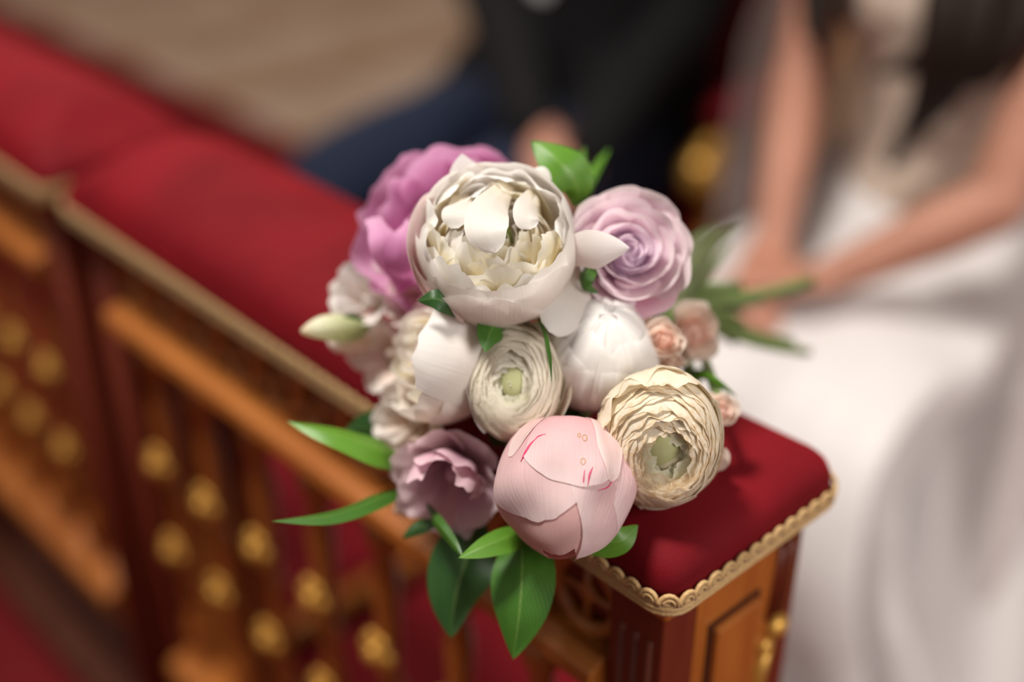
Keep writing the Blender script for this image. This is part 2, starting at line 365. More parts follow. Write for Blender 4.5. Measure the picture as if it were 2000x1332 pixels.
    MB().box(x1-.018, x1, y0+.042, y1-.042, H-.24, H-.026, .002).build('backing_board', M['wood_dark'], root)  # dark board added behind the frieze to keep its openings dark
    # moulded rails
    def rail(name, zt, dep, h):
        pr_ = [(x0-.012-dep, zt-.016), (x0-.010-dep, zt-.006), (x0-.004-dep, zt-.003), (x0-.002, zt), (x0+.026, zt), (x0+.026, zt-h), (x0, zt-h), (x0-.003, zt-h+.008), (x0-.006-dep, zt-h+.012)]
        return MB().prism(pr_, y0+.043, y1-.043).build(name, M['wood_rail'], root, smooth=False, bevel=.0012)
    rail('moulded_rail', H-.087, .004, .034); rail('lower_rail', .318, .004, .05)
    # turned balusters with gilt rosettes
    zt, zb = H-.12, .318; bh = zt-zb
    def P(u): return zb+u*bh
    prof = [(.013, P(0)), (.013, P(.03)), (.008, P(.045)), (.012, P(.07)), (.0145, P(.13)), (.010, P(.19)), (.007, P(.23)), (.012, P(.25)), (.012, P(.27)), (.008, P(.30)), (.0115, P(.42)), (.008, P(.52)), (.012, P(.55)), (.007, P(.58)), (.0095, P(.70)), (.012, P(.82)), (.008, P(.90)), (.014, P(.94)), (.014, P(1))]
    bm = MB().lathe(prof, seg=12); rm = MB()
    for k in range(6):
        a = 2*PI*k/6; rm.ball((0, .012*math.cos(a), .012*math.sin(a)), .0088, 8, 5, (.6, 1, 1))
    rm.ball((-.004, 0, 0), .009, 10, 6, (.9, 1, 1))
    pb = prr = None
    for k in range(7):
        y = .125+.0883*k
        if pb is None: o = bm.build('baluster', M['wood'], root); pb = o
        else: o = pb.copy(); col.objects.link(o)
        o.parent = root; o.location = (x0+.013, y, 0)
        for zz in (H-.257, H-.366):
            if prr is None: r = rm.build('rosette', M['gilt'], o); prr = r
            else: r = prr.copy(); col.objects.link(r)
            r.parent = o; r.location = (-.013, 0, zz)
    # arches between the balusters
    ap = None
    for k in range(6):
        am = [(0, -.034+.068*i/10, .0+.028*math.sin(PI*i/10)) for i in range(11)]
        if ap is None: o = MB().tube(am, .006, 8).build('arch', M['wood'], root); ap = o
        else: o = ap.copy(); col.objects.link(o)
        o.parent = root; o.location = (x0+.013, .125+.0883*(k+.5), H-.152)
    # end panels with a shaped back edge
    edge = [(x1, H-.026), (x1, H-.055), (x1-.004, H-.09), (x1-.012, H-.13), (x1-.026, H-.175), (x1-.040, H-.215), (x1-.044, H-.26), (x1-.036, H-.33), (x1-.016, H-.42), (x1, H-.50), (x1, .05)]
    for yy, sg in ((y0, -1), (y1, 1)):
        ya, yb = (yy, yy+.016) if sg < 0 else (yy-.016, yy)
        poly = [(x0+.0305, H-.026)]+edge+[(x0+.0305, .05)]
        e = MB().prism(poly, ya, yb).build('end_panel', M['wood'], root, smooth=False, bevel=.002)
        fa, fb = (ya-.006, ya+.002) if sg < 0 else (yb-.002, yb+.006)
        xa = x0+.046
        fpoly = [(xa, H-.062), (xa+.043, H-.062), (xa+.043, H-.13), (xa+.034, H-.155), (xa+.030, H-.185), (xa+.026, H-.22), (xa+.026, H-.40), (xa, H-.40), (xa, H-.155), (xa+.010, H-.138), (xa+.010, H-.122), (xa, H-.108)]
        MB().prism(fpoly, fa, fb).build('raised_field', M['wood'], e, smooth=False, bevel=.0025)
        ga, gb = (ya-.0015, ya+.001) if sg < 0 else (yb-.001, yb+.0015)
        g = .0035
        cx = xa+.02
        gp = [(x-g if x < cx else x+g, z) for x, z in fpoly]; gp = [(x, z+g if z > H-.07 else z-g if z < H-.39 else z) for x, z in gp]
        MB().prism(gp, ga, gb).build('field_outline', M['groove'], e, smooth=False)  # flat dark plate outlining the field, no recess is cut
        for q in (.0, .010):
            MB().tube([(x1-.024+q, (ya if sg < 0 else yb), H-.036), (x1-.026+q, (ya if sg < 0 else yb), H-.065), (x1-.029+q, (ya if sg < 0 else yb), H-.094)], .0030, 8).build('flute_moulding', M['wood_dark'], e)
        b = MB(); yc = ya if sg < 0 else yb
        b.ball((x1-.018, yc, H-.106), .011, 12, 8, (1, .7, .8)); b.ball((x1-.028, yc, H-.119), .008, 10, 7, (1, .7, 1)); b.tube([(x1-.028, yc, H-.119), (x1-.032, yc, H-.15), (x1-.04, yc, H-.19), (x1-.048, yc, H-.24)], [.006, .005, .0045, .003], 8)
        b.build('carved_scroll', M['gilt'], e)
    MB().box(x0-.006, x1+.006, y0-.004, y1+.004, .014, .05, .004).build('plinth', M['groove'], root)  # matte dark colour stands in for the shadow below the lower rail
    MB().box(x1-.004, .47, y0+.01, y1-.01, .12, .145, .003).build('kneeling_board', M['wood_rail'], root)
    for yy in (y0+.012, y1-.047):
        MB().box(.43, .465, yy, yy+.035, .0145, .12, .003).build('kneeler_foot', M['wood_dark'], root)
    kp = MB().box(x1+.01, .46, y0+.02, y1-.02, .145, .195, .02).build('kneeling_pad', M['velvet'], root)
    return root
kn = make_kneeler(.10, .30); kn.location = P1; kn.rotation_euler[2] = ANG
tag(kn, 'carved oak kneeler with red velvet top carrying the bouquet', 'kneeler', 'matching kneelers side by side')
kn2 = make_kneeler(.004, .07); kn2.location = P1+V1*(L+.034); kn2.rotation_euler[2] = ANG
tag(kn2, 'carved oak kneeler with bare red velvet top, standing before the groom', 'kneeler', 'matching kneelers side by side')

# ------------------------------------------------------------------ gilded armchairs
def make_chair():
    r = empty('armchair')          # local x: backwards, y: to the sitter's right, origin under the seat centre
    sw, sd = .29, .25
    MB().box(-sd, sd, -sw, sw, .33, .40, .012).build('seat_frame', M['gilt'], r)
    MB().box(-sd+.015, sd-.02, -sw+.02, sw-.02, .395, .455, .028).build('seat_cushion', M['velvet'], r)
    for y in (-sw+.03, sw-.03):
        MB().tube(crom([(-sd+.02, y, .0145), (-sd+.02, y, .12), (-sd-.005, y, .25), (-sd+.03, y, .34)], 10), [.022, .016, .015, .017, .02, .023, .026, .028, .03, .03, .03], 10).build('leg', M['gilt'], r)
        MB().tube([(sd+.05, y, .0145), (sd+.049, y, .03), (sd-.02, y, .34)], [.018, .018, .024], 10, up=(1, 0, 0)).build('leg', M['gilt'], r)
        a = MB().tube(crom([(sd+.01, y*1.02, .68), (.1, y*1.04, .625), (-.03, y*1.05, .605), (-.075, y*1.05, .585)], 12), .022, 10).build('armrest', M['gilt'], r)
        MB().tube(crom([(sd-.06, y*1.05, .68), (.08, y*1.06, .655), (-.07, y*1.05, .65)], 8), [(.026, .014), (.036, .03), (.04, .036), (.042, .038), (.042, .038), (.042, .038), (.042, .038), (.038, .034), (.02, .018)], 12, up=(0, 0, 1)).build('arm_pad', M['velvet'], a)
        MB().ball((-.075, y*1.05, .560), .038, 12, 8, (1, .9, 1)).build('scroll', M['gilt'], a)
        MB().tube(crom([(-.07, y*1.05, .55), (-.03, y*1.03, .48), (-.06, y, .39)], 8), .018, 10).build('arm_support', M['gilt'], r)
    bk = MB().prism([(-.30, .42), (.30, .42), (.31, 1.05), (.2, 1.15), (0, 1.20), (-.2, 1.15), (-.31, 1.05)], -.02, .02)
    o = bk.build('back_frame', M['gilt'], r, smooth=False, bevel=.008); o.rotation_euler = (0, 0, PI/2); o.location = (sd, 0, 0)
    o.rotation_euler = (math.radians(7), 0, PI/2); o.location = (sd-.03, 0, 0)
    bp = MB().box(-.25, .25, -.035, .035, .50, 1.06, .03).build('back_cushion', M['velvet'], r); bp.rotation_euler = (math.radians(7), 0, PI/2); bp.location = (sd-.055, 0, 0)
    return r
ch2 = make_chair(); ch2.location = bw(1.13, 1.09, 0); ch2.rotation_euler[2] = ANG
tag(ch2, 'gilded armchair with red velvet pads under the groom', 'chair')
def make_stool():
    r = empty('stool')
    MB().lathe([(.15, .34), (.185, .345), (.19, .36), (.185, .395), (.17, .40)], seg=32).build('seat_frame', M['gilt'], r)
    MB().lathe([(.165, .398), (.18, .405), (.18, .425), (.165, .436), (.1, .440), (.02, .441)], seg=32).build('seat_cushion', M['velvet'], r)
    for k in range(4):
        a = PI/4+k*PI/2; c, s = math.cos(a), math.sin(a)
        MB().tube([(.15*c, .15*s, .0145), (.15*c, .15*s, .03), (.14*c, .14*s, .12), (.15*c, .15*s, .345)], [.018, .018, .014, .024], 10, up=(1, 0, 0)).build('leg', M['gilt'], r)
    return r
ch = make_stool(); ch.location = bw(1.08, .43, 0); ch.rotation_euler[2] = ANG
tag(ch, 'round gilded stool with red velvet seat hidden under the white gown', 'stool')

# ------------------------------------------------------------------ people
def bake(o, voxel, smooth=6):
    m = o.modifiers.new('r', 'REMESH'); m.mode = 'VOXEL'; m.voxel_size = voxel; m.use_smooth_shade = True
    s = o.modifiers.new('s', 'SMOOTH'); s.iterations = smooth; s.factor = .5
    dg = bpy.context.evaluated_depsgraph_get(); me = bpy.data.meshes.new_from_object(o.evaluated_get(dg)); o.modifiers.clear(); me.name = o.name; o.data = me
    return o
def limb(mb, joints, radii, n=14, seg=14):
    p = crom(joints, n); k = len(radii)-1; rr = []
    for i in range(n+1):
        u = i/n*k; j = min(int(u), k-1); rr.append(lerp(radii[j], radii[j+1], u-j))
    mb.tube(p, rr, seg); mb.ball(p[0], rr[0]*.98); mb.ball(p[-1], rr[-1]*.98)
def torso(mb, secs):               # (x, y, z, half depth, half width)
    v = []; f = []; seg = 20
    for x, y, z, rx, ry in secs:
        for k in range(seg): a = 2*PI*k/seg; v.append((x+rx*math.cos(a), y+ry*math.sin(a), z))
    for j in range(len(secs)-1):
        for k in range(seg): f.append((j*seg+k, j*seg+(k+1) % seg, (j+1)*seg+(k+1) % seg, (j+1)*seg+k))
    f.append(tuple(range(seg))[::-1]); f.append(tuple((len(secs)-1)*seg+k for k in range(seg))); mb.add(v, f)
def hand(mb, wrist, dirv, palm_n, thumb_side, curl=.5, s=1.0):
    d = Vector(dirv).normalized(); n = Vector(palm_n); n = (n-d*n.dot(d)).normalized(); sd = d.cross(n).normalized()*thumb_side; w_ = Vector(wrist)
    for q in (-.026, -.009, .009, .026): mb.tube([w_+sd*q*.6*s, w_+d*.045*s+sd*q*s, w_+d*.085*s+sd*q*s], [.013*s, .0135*s, .0115*s], 8)
    for q, ln in ((.027, .070), (.0095, .080), (-.0085, .074), (-.026, .058)):
        b = w_+d*.08*s+sd*q*s; pts = [b]; a = 0
        for k, fr in enumerate((.45, .32, .23)):
            a += curl*(.35, .6, .5)[k]; b = b+(d*math.cos(a)+n*math.sin(a))*ln*fr*s; pts.append(b)
        mb.tube(pts, [.0098*s, .009*s, .0083*s, .0068*s], 8); mb.ball(pts[-1], .0068*s, 8, 6)
    b = w_+d*.025*s+sd*.024*s; p2 = b+(d*.6+sd*.7+n*.3).normalized()*.04*s; p3 = p2+(d*.85+sd*.25+n*.4).normalized()*.032*s
    mb.tube([w_+d*.01*s, b, p2, p3], [.014*s, .0135*s, .011*s, .008*s], 8); mb.ball(p3, .008*s, 8, 6)
def head(mb, c, s=1.0):            # faces -x
    c = Vector(c); mb.ball(c, .1*s, 18, 12, (.98, .78, 1.12)); mb.ball(c+Vector((-.035, 0, -.055))*s, .072*s, 16, 10, (.85, .82, .95))
    mb.tube([c+Vector((-.094, 0, .005))*s, c+Vector((-.112, 0, -.028))*s, c+Vector((-.098, 0, -.036))*s], [.009*s, .014*s, .010*s], 8)
    for y in (-1, 1): mb.ball(c+Vector((.008, y*.079, -.02))*s, .026*s, 10, 7, (.7, .35, 1.1))
def face(c, par, s=1.0, org=Vector()):
    c = Vector(c)-org
    for y in (-1, 1): MB().ball(c+Vector((-.088, y*.032, .006))*s, .0125*s, 10, 7).build('eye', M['eye'], par)
    MB().ball(c+Vector((-.096, 0, -.063))*s, .021*s, 12, 8, (.35, 1, .4)).build('lips', M['lip'], par)

# --- bride, coordinates (across, along, height) in the bench frame, relative to her seat
def person(p, a, label):
    r = empty('person', bw(p, a, 0), ANG); tag(r, label, 'person'); return r
BP, BA = 1.08, .43
bride = person(BP, BA, 'seated bride in white gown and veil, hands folded in her lap')
def q(p, a, z): return Vector((p-BP, a-BA, z))
mb = MB()
torso(mb, [(.0, 0, .47, .10, .14), (.0, 0, .58, .13, .18), (0, 0, .70, .095, .125), (-.01, 0, .82, .10, .135), (-.02, 0, .94, .115, .155), (-.01, 0, 1.04, .085, .15), (0, 0, 1.09, .055, .10)])
limb(mb, [(0, 0, 1.06), (-.005, 0, 1.14), (-.03, 0, 1.20)], [.052, .046, .05])
head(mb, (-.05, 0, 1.275), .98)
RS, RE, RW = q(1.05, .595, 1.06), q(.934, .578, .80), q(.765, .478, .650)
LS, LE, LW = q(1.05, .265, 1.06), q(.868, .255, .745), q(.735, .375, .652)
limb(mb, [q(1.06, .52, 1.05), RS, lerp(RS, RE, .5)+Vector((0, .008, 0)), RE], [.05, .050, .041, .036])
limb(mb, [RE, lerp(RE, RW, .35), RW], [.037, .036, .024])
limb(mb, [q(1.06, .34, 1.05), LS, lerp(LS, LE, .5), LE], [.05, .050, .041, .036])
limb(mb, [LE, lerp(LE, LW, .35), LW], [.037, .036, .024])
hand(mb, RW, (-.75, -.45, -.20), (.1, .3, -1), 1, .45, .92)
hand(mb, LW, (-.55, .75, -.12), (.1, -.2, -1), -1, .45, .92)
for y in (-.09, .09):
    limb(mb, [(-.02, y, .53), (-.22, y*1.05, .52), (-.44, y*1.1, .51)], [.075, .068, .054])
    limb(mb, [(-.44, y*1.1, .51), (-.43, y*1.1, .32), (-.40, y*1.1, .09)], [.054, .05, .034])
    limb(mb, [(-.39, y*1.1, .060), (-.46, y*1.1, .052), (-.53, y*1.1, .042)], [.036, .034, .022])
bo = mb.build('body', M['skin'], bride); bake(bo, .0045, 4)
face((-.05, 0, 1.275), bride, .98)
mb = MB()
torso(mb, [(.0, 0, .55, .135, .185), (0, 0, .64, .118, .155), (0, 0, .71, .103, .133), (-.01, 0, .82, .108, .143), (-.025, 0, .91, .125, .162), (-.022, 0, .96, .120, .160), (-.01, 0, 1.0, .095, .150)])
for y in (-.07, .07): mb.ball((-.095, y, .915), .068, 14, 10, (.85, 1, .9))
bd = mb.build('bodice', M['lace'], bride); bake(bd, .006, 4)
# gown skirt: swept from the waist over the lap, down from the knees to the floor
path = [(.02, 0, .64), (-.06, 0, .57), (-.20, 0, .535), (-.34, 0, .525), (-.43, 0, .475), (-.455, 0, .37), (-.44, 0, .25), (-.42, 0, .12), (-.40, 0, .02)]
cp_ = crom(path, 44); v = []; f = []; seg = 90
wid = [.16, .20, .215, .215, .225, .25, .285, .33, .37]; hei = [.11, .095, .08, .08, .09, .10, .105, .11, .115]
for i, c in enumerate(cp_):
    u = i/44*8; k = min(int(u), 7); t = u-k; ww = lerp(wid[k], wid[k+1], t); hh = lerp(hei[k], hei[k+1], t)
    tan = (cp_[min(i+1, 44)]-cp_[max(i-1, 0)]).normalized(); nn = tan.cross(Vector((0, 1, 0))).normalized(); fold = max(0, (i/44-.30))*.075
    for s in range(seg):
        a = 2*PI*s/seg; ca, sa = math.cos(a), math.sin(a)
        rip = 1+fold/.25*(math.sin(9*a+.8*math.sin(i*.12))+.6*math.sin(5*a+1.3)+.4*math.sin(16*a+i*.05))*.8
        sx_ = math.copysign(abs(ca)**.8, ca); sy = math.copysign(abs(sa)**.8, sa)
        p = c+Vector((0, 1, 0))*ww*sx_*rip+nn*hh*sy*rip
        p += Vector((0, 0, 1))*.010*noise.noise(p*7)+nn*.006*noise.noise(p*18)
        p.z = max(p.z, .0195); v.append(p)
n_ = len(cp_)
for j in range(n_-1):
    for k in range(seg): f.append((j*seg+k, j*seg+(k+1) % seg, (j+1)*seg+(k+1) % seg, (j+1)*seg+k))
sk = obj('gown_skirt', v, f, M['satin'], bride); so = sk.modifiers.new('t', 'SOLIDIFY'); so.thickness = .003
# the gown falling round the stool to the carpet
v = []; f = []; nu, nv = 120, 30
for j in range(nv+1):
    t = j/nv
    for i in range(nu+1):
        s = i/nu; a = math.radians(lerp(-152, 152, s))
        r = lerp(.20, .26, min(1, t*6))+.24*max(0, t-.12)**1.1+.030*t*math.sin(s*70+2*t)+.018*t*math.sin(s*37+1)
        z = lerp(.60, .018, min(1, t*1.06)**.9)
        v.append((r*math.cos(a)*.95, min(.285, r*math.sin(a)), max(.018, z)))
for j in range(nv):
    for i in range(nu): k = j*(nu+1)+i; f.append((k, k+1, k+nu+2, k+nu+1))
tr_ = obj('gown_train', v, f, M['satin'], bride)
# hair: cap and long curled locks over the chest and back
mb = MB(); hc = Vector((-.05, 0, 1.275))
mb.ball(hc+Vector((.018, 0, .022)), .108, 18, 12, (.98, .86, 1.08)); mb.ball(hc+Vector((.06, 0, -.08)), .09, 14, 10, (.8, .95, 1.2))
hr = mb.build('hair', M['hair'], bride); bake(hr, .006, 4)
rnd = random.Random(8)
def lock(pts, r0, seed):
    rr = random.Random(seed); c = crom(pts, 40); o = []
    for i, p in enumerate(c):
        t = i/40; amp = .006+.014*t; ph = seed*.35
        o.append(p+Vector((amp*.6*math.cos(t*9+ph), amp*math.sin(t*9+ph), 0)))
    MB().tube(o, [max(.002, r0*(1-.75*(i/40)**2.2)) for i in range(41)], 10, .8).build('hair_lock', M['hair'], hr)
for k, (y, ze, r) in enumerate(((.075, .855, .034), (.10, .87, .028), (.055, .90, .024))):
    lock([(-.02, .07, 1.27), (-.05, .10, 1.13), (-.13, y+.03, 1.02), (-.19, y+.01, ze)], r, k+1)
for k, (y, ze, r) in enumerate(((-.045, .725, .040), (-.075, .77, .036), (-.03, .84, .030), (-.11, .84, .030))):
    lock([(-.02, -.07, 1.27), (-.05, -.10, 1.13), (-.14, y-.02, 1.0), (-.195, y-.005, .89), (-.165, y+.035, ze)], r, k+11)
for k in range(5): lock([(.06, -.06+.03*k, 1.25), (.12, -.08+.04*k, 1.08), (.13, -.09+.045*k, .82)], .032, k+21)
# veil falling from the crown over both shoulders, open in front
def veil(a0, a1, seed, Rm, fwd):
    v = []; f = []; nu, nv = 60, 36
    for j in range(nv+1):
        t = j/nv
        for i in range(nu+1):
            s = i/nu; a = math.radians(lerp(a0, a1, s)); R = lerp(.105, Rm, min(1, t*2.4)**.8)+.06*max(0, t-.45)*(Rm/.3)
            R += .014*min(1, t*3)*math.sin(s*24+seed+2*t)+.008*t*math.sin(s*51+seed)
            z = 1.37-1.34*t+(.03*(1-t)*math.sin(a))
            e = max(0, abs(math.sin(a)))**1.5
            v.append((-.01+.9*R*math.cos(a)-fwd*e*min(1, t*2), R*math.sin(a), z))
    for j in range(nv):
        for i in range(nu): k = j*(nu+1)+i; f.append((k, k+1, k+nu+2, k+nu+1))
    obj('veil', v, f, M['veil'], bride)
veil(-128, 0, 0, .30, .04); veil(0, 122, 2, .255, .04)

# --- groom
GP, GA = 1.10, 1.09
groom = person(GP, GA, 'seated groom in dark jacket and navy trousers, hand on his thigh')
def q(p, a, z): return Vector((p-GP, a-GA, z))
mb = MB()
torso(mb, [(0, 0, .50, .13, .17), (0, 0, .75, .12, .16), (-.01, 0, 1.0, .12, .18), (0, 0, 1.12, .07, .13)])
limb(mb, [(0, 0, 1.08), (-.01, 0, 1.17), (-.03, 0, 1.24)], [.062, .058, .06]); head(mb, (-.05, 0, 1.325), 1.05)
LWg = q(.79, .868, .632); RWg = q(.80, .918, .655)
hand(mb, LWg, (-.95, .05, -.28), (.2, 0, -1), -1, .35, .98); hand(mb, RWg, (-.55, -.75, -.2), (.1, -.2, -1), 1, .6, .95)
for a_, w_ in ((LWg, Vector((-.06, -.235, .80))), (RWg, Vector((-.06, .235, .80)))): limb(mb, [lerp(a_, w_, .5), a_], [.034, .027])
for y, y3 in ((-.1, -.175), (.1, .105)): limb(mb, [(0, y, .55), (-.25, (y+y3)/2, .55), (-.48, y3, .53)], [.07, .06, .05]); limb(mb, [(-.48, y3, .53), (-.46, y3, .3), (-.44, y3, .10)], [.05, .05, .035])
bo = mb.build('body', M['skin'], groom); bake(bo, .005, 4); face((-.05, 0, 1.325), groom, 1.05)
mb = MB(); mb.ball((-.028, 0, 1.355), .112, 18, 12, (.98, .84, 1.0)); bake(mb.build('hair', M['hair'], groom), .007, 3)
mb = MB()   # trousers
torso(mb, [(.0, 0, .462, .12, .17), (0, 0, .60, .15, .20), (0, 0, .68, .14, .18)])
for y0_, y1_ in ((-.10, -.175), (.10, .105)):
    limb(mb, [(0, y0_, .565), (-.25, lerp(y0_, y1_, .5), .565), (-.47, y1_, .55), (-.515, y1_, .50)], [.10, .097, .082, .074])
    limb(mb, [(-.49, y1_, .52), (-.485, y1_, .32), (-.45, y1_, .10)], [.082, .078, .072])
tr2 = mb.build('trousers', M['navy'], groom); bake(tr2, .007, 3)
mb = MB()   # jacket with sleeves and open fronts
torso(mb, [(.01, 0, .56, .15, .205), (.01, 0, .66, .155, .205), (0, 0, .80, .145, .19), (-.01, 0, 1.0, .145, .21), (0, 0, 1.10, .10, .17), (0, 0, 1.15, .07, .09)])
for y in (-1, 1):
    limb(mb, [(0, y*.14, 1.08), (0, y*.21, 1.05), (-.02, y*.235, .90), (-.06, y*.235, .80)], [.07, .07, .060, .054])
limb(mb, [(-.06, -.235, .80), lerp(Vector((-.06, -.235, .80)), LWg, .5), LWg+Vector((.028, -.02, .02))], [.056, .050, .038])
limb(mb, [(-.06, .235, .80), lerp(Vector((-.06, .235, .80)), RWg, .5), RWg+Vector((.0, .03, .012))], [.056, .052, .042])
for y in (-1, 1): limb(mb, [(-.09, y*.12, .68), (-.17, y*.15, .62), (-.22, y*.17, .615)], [.07, .06, .03])
bake(mb.build('jacket', M['black_wool'], groom), .007, 3)
mb = MB(); torso(mb, [(-.075, 0, .80, .074, .05), (-.085, 0, 1.0, .074, .055), (-.03, 0, 1.15, .075, .075), (-.015, 0, 1.18, .068, .070)]); bake(mb.build('shirt', M['shirt'], groom), .006, 3)
for y in (-.175, .105):
    mb = MB(); limb(mb, [(-.40, y, .062), (-.50, y, .062), (-.62, y, .053)], [.042, .044, .034]); mb.box(-.67, -.38, y-.045, y+.045, .018, .034, .008); bake(mb.build('shoe', M['leather'], groom), .006, 3)

# ------------------------------------------------------------------ the bouquet
ROOT = pt(1040, 760, .76); ROOT.z = .8822
bq = empty('bridal_bouquet', ROOT)
tag(bq, 'round bridal bouquet of white and pink peonies, roses and ranunculus on velvet kneeler', 'bouquet')
def bez(P, t):
    u = 1-t; a, b, c, d = u*u*u, 3*u*u*t, 3*u*t*t, t*t*t
    r = a*P[0][0]+b*P[1][0]+c*P[2][0]+d*P[3][0]; z = a*P[0][1]+b*P[1][1]+c*P[2][1]+d*P[3][1]
    dr = 3*u*u*(P[1][0]-P[0][0])+6*u*t*(P[2][0]-P[1][0])+3*t*t*(P[3][0]-P[2][0]); dz = 3*u*u*(P[1][1]-P[0][1])+6*u*t*(P[2][1]-P[1][1])+3*t*t*(P[3][1]-P[2][1])
    l = math.hypot(dr, dz) or 1
    return r, z, dz/l, -dr/l
class Arc:                         # profile along a ball from th0 to th1 degrees off the base, radius shrinking to R1, height scaled
    def __init__(s, R, th0, th1, R1=None, zs=1., z0=0.): s.R, s.a, s.b, s.R1, s.zs, s.z0 = R, math.radians(th0), math.radians(th1), R1 or R, zs, z0
    def __call__(s, t):
        th = s.a+(s.b-s.a)*t; R = lerp(s.R, s.R1, t*t)
        return R*math.sin(th), -R*math.cos(th)*s.zs+s.z0*t, math.sin(th), -math.cos(th)
def petal_geo(S, P, a0, ha, nu=16, nv=14, tip=.25, tipp=2.5, ruf=0., rufn=2., curl=0., spiral=0., seed=0, notch=0., base=.45, rag=0., lump=.02, off=(0, 0, 0), flip=0., pinch=0., skew=0., vein=0., gl=0., gs=0., egg=0.):
    rnd = random.Random(seed); ph = rnd.uniform(0, 6.28); sx = rnd.uniform(0, 99)
    a0 = math.radians(a0); ha = math.radians(ha); v = []; uv = []; f = []; fn = P if callable(P) else (lambda t: bez(P, t))
    for j in range(nv+1):
        t0 = j/nv
        for i in range(nu+1):
            s = -1+2*i/nu
            tm = 1-tip*abs(s)**tipp-notch*math.exp(-(s/.16)**2)+rag*noise.noise((s*3+sx, 3.1, seed*.7))+rag*.22*noise.noise((s*9+sx, 7.1, seed*.7))+skew*s
            t = t0*tm; r, z, nr, nz = fn(min(t, 1.03))
            an = a0+ha*s*(base+(1-base)*math.sin(min(1, t0*1.5)*PI/2))*(1-pinch*max(0, t0-.5)**2)
            wv = ruf*t0**2.5*(.6*math.sin(rufn*PI*s+ph)+.8*noise.noise((s*1.3*rufn+sx, t0*1.6, 5.5)))
            wv += lump*noise.noise((s*1.3+sx, t0*1.5, 1.1))+curl*s*s*t0+spiral*s+flip*max(0, t0-.6)**2*6
            if vein: wv += vein*noise.noise((s*7+sx, t0*1.2, 2.2))*t0
            r += wv*nr; z += wv*nz
            if gl or egg:
                q_ = Vector((r*math.cos(an), r*math.sin(an), z)); k_ = 1+gl*noise.noise(q_*1.5+Vector((gs, 0, 0)))+egg*max(0, z)**2-egg*.5*max(0, -z); r *= k_ if not egg else 1+gl*noise.noise(q_*1.5+Vector((gs, 0, 0)))-egg*.35*max(0, z); z *= k_
            v.append((S*(r*math.cos(an)+off[0]), S*(r*math.sin(an)+off[1]), S*(z+off[2]))); uv.append((s*.5+.5, t0))
    for j in range(nv):
        for i in range(nu): k = j*(nu+1)+i; f.append((k, k+1, k+nu+2, k+nu+1))
    return v, f, uv
def petal(par, S, mat, *a, name='petal', label=None, **k):
    v, f, uv = petal_geo(S, *a, **k); o = obj(name, v, f, M[mat], par, True, uv)
    if label: o['label'] = label
    return o
def flower(name, x, y, d, face=(0, 0), core_mat='white', core=(.5, .5, .5), label=None, core_z=0., S=1, scl=(1, 1, 1)):
    """a flower head at pixel (x, y), d metres away, its face turned (right, up) off the view direction; returns its heart mesh"""
    p = pt(x, y, d); vd = (p-CAM).normalized(); z = (-vd+RT*face[0]+UP*face[1]).normalized()
    xx = (RT-z*RT.dot(z)).normalized(); yy = z.cross(xx); R = Matrix((xx, yy, z)).transposed().to_4x4()
    mb = MB(); mb.ball((0, 0, core_z*S), S, 18, 12, core); o = obj(name, mb.v, mb.f, M[core_mat], bq, True, [(.5, .75)]*len(mb.v))
    o.matrix_basis = Matrix.Translation(p-ROOT)@R@Matrix.Diagonal((*scl, 1))
    if label: o['label'] = label
    return o
def az(fo, r, u, c):               # azimuth round the flower's axis of the direction (right, up, toward the viewer)
    w_ = fo.matrix_basis.to_3x3().inverted()@(RT*r+UP*u-FW*c); return math.degrees(math.atan2(w_.y, w_.x))
def pxs(px, d): return px*d/FPX
def blade(pts, wid, mat, roll=0., fold=.12, nu=10, nv=22, shape=.85, tipw=0., wave=0., cup=0., seed=0, parent=None, name='leaf', label=None, base=.06, twist=0., rnd_=0):
    """a leaf or loose petal along a midrib given as (px, py, metres); wid in pixels at the widest place"""
    c = crom([pt(*p) for p in pts], nv); dm = sum(p[2] for p in pts)/len(pts); wm = pxs(wid, dm); v = []; f = []; uv = []; rnd = random.Random(seed); ph = rnd.uniform(0, 6.28)
    for j, p in enumerate(c):
        t = j/nv; T = (c[min(j+1, nv)]-c[max(j-1, 0)]).normalized(); V = (p-CAM).normalized()
        S_ = T.cross(V).normalized(); S_ = Matrix.Rotation(math.radians(roll+twist*t), 3, T)@S_; N = S_.cross(T)
        wv = wm*max(base*(1-t)+tipw*t, math.sin(PI*min(1, max(0, t))**shape)**.85 if 0 < t < 1 else 0)
        if rnd_:
            h = min(1, t/.62); wv = wm*(lerp(base, 1, h*h*(3-2*h)) if t < .62 else math.sqrt(max(1e-6, 1-((t-.62)/.38)**2.2)))
        elif j == nv: wv = max(wm*tipw, 1e-5)
        for i in range(nu+1):
            s = -1+2*i/nu
            v.append(p+S_*s*wv+N*(fold*abs(s)*wv+cup*s*s*wv+wave*wm*abs(s)*math.sin(t*13+ph+s))-ROOT); uv.append((s*.5+.5, t))
    for j in range(nv):
        for i in range(nu): k = j*(nu+1)+i; f.append((k, k+1, k+nu+2, k+nu+1))
    if parent is not None: inv = parent.matrix_basis.inverted(); v = [inv@p for p in v]
    o = obj(name, v, f, M[mat], parent or bq, True, uv)
    if label: o['label'] = label
    return o

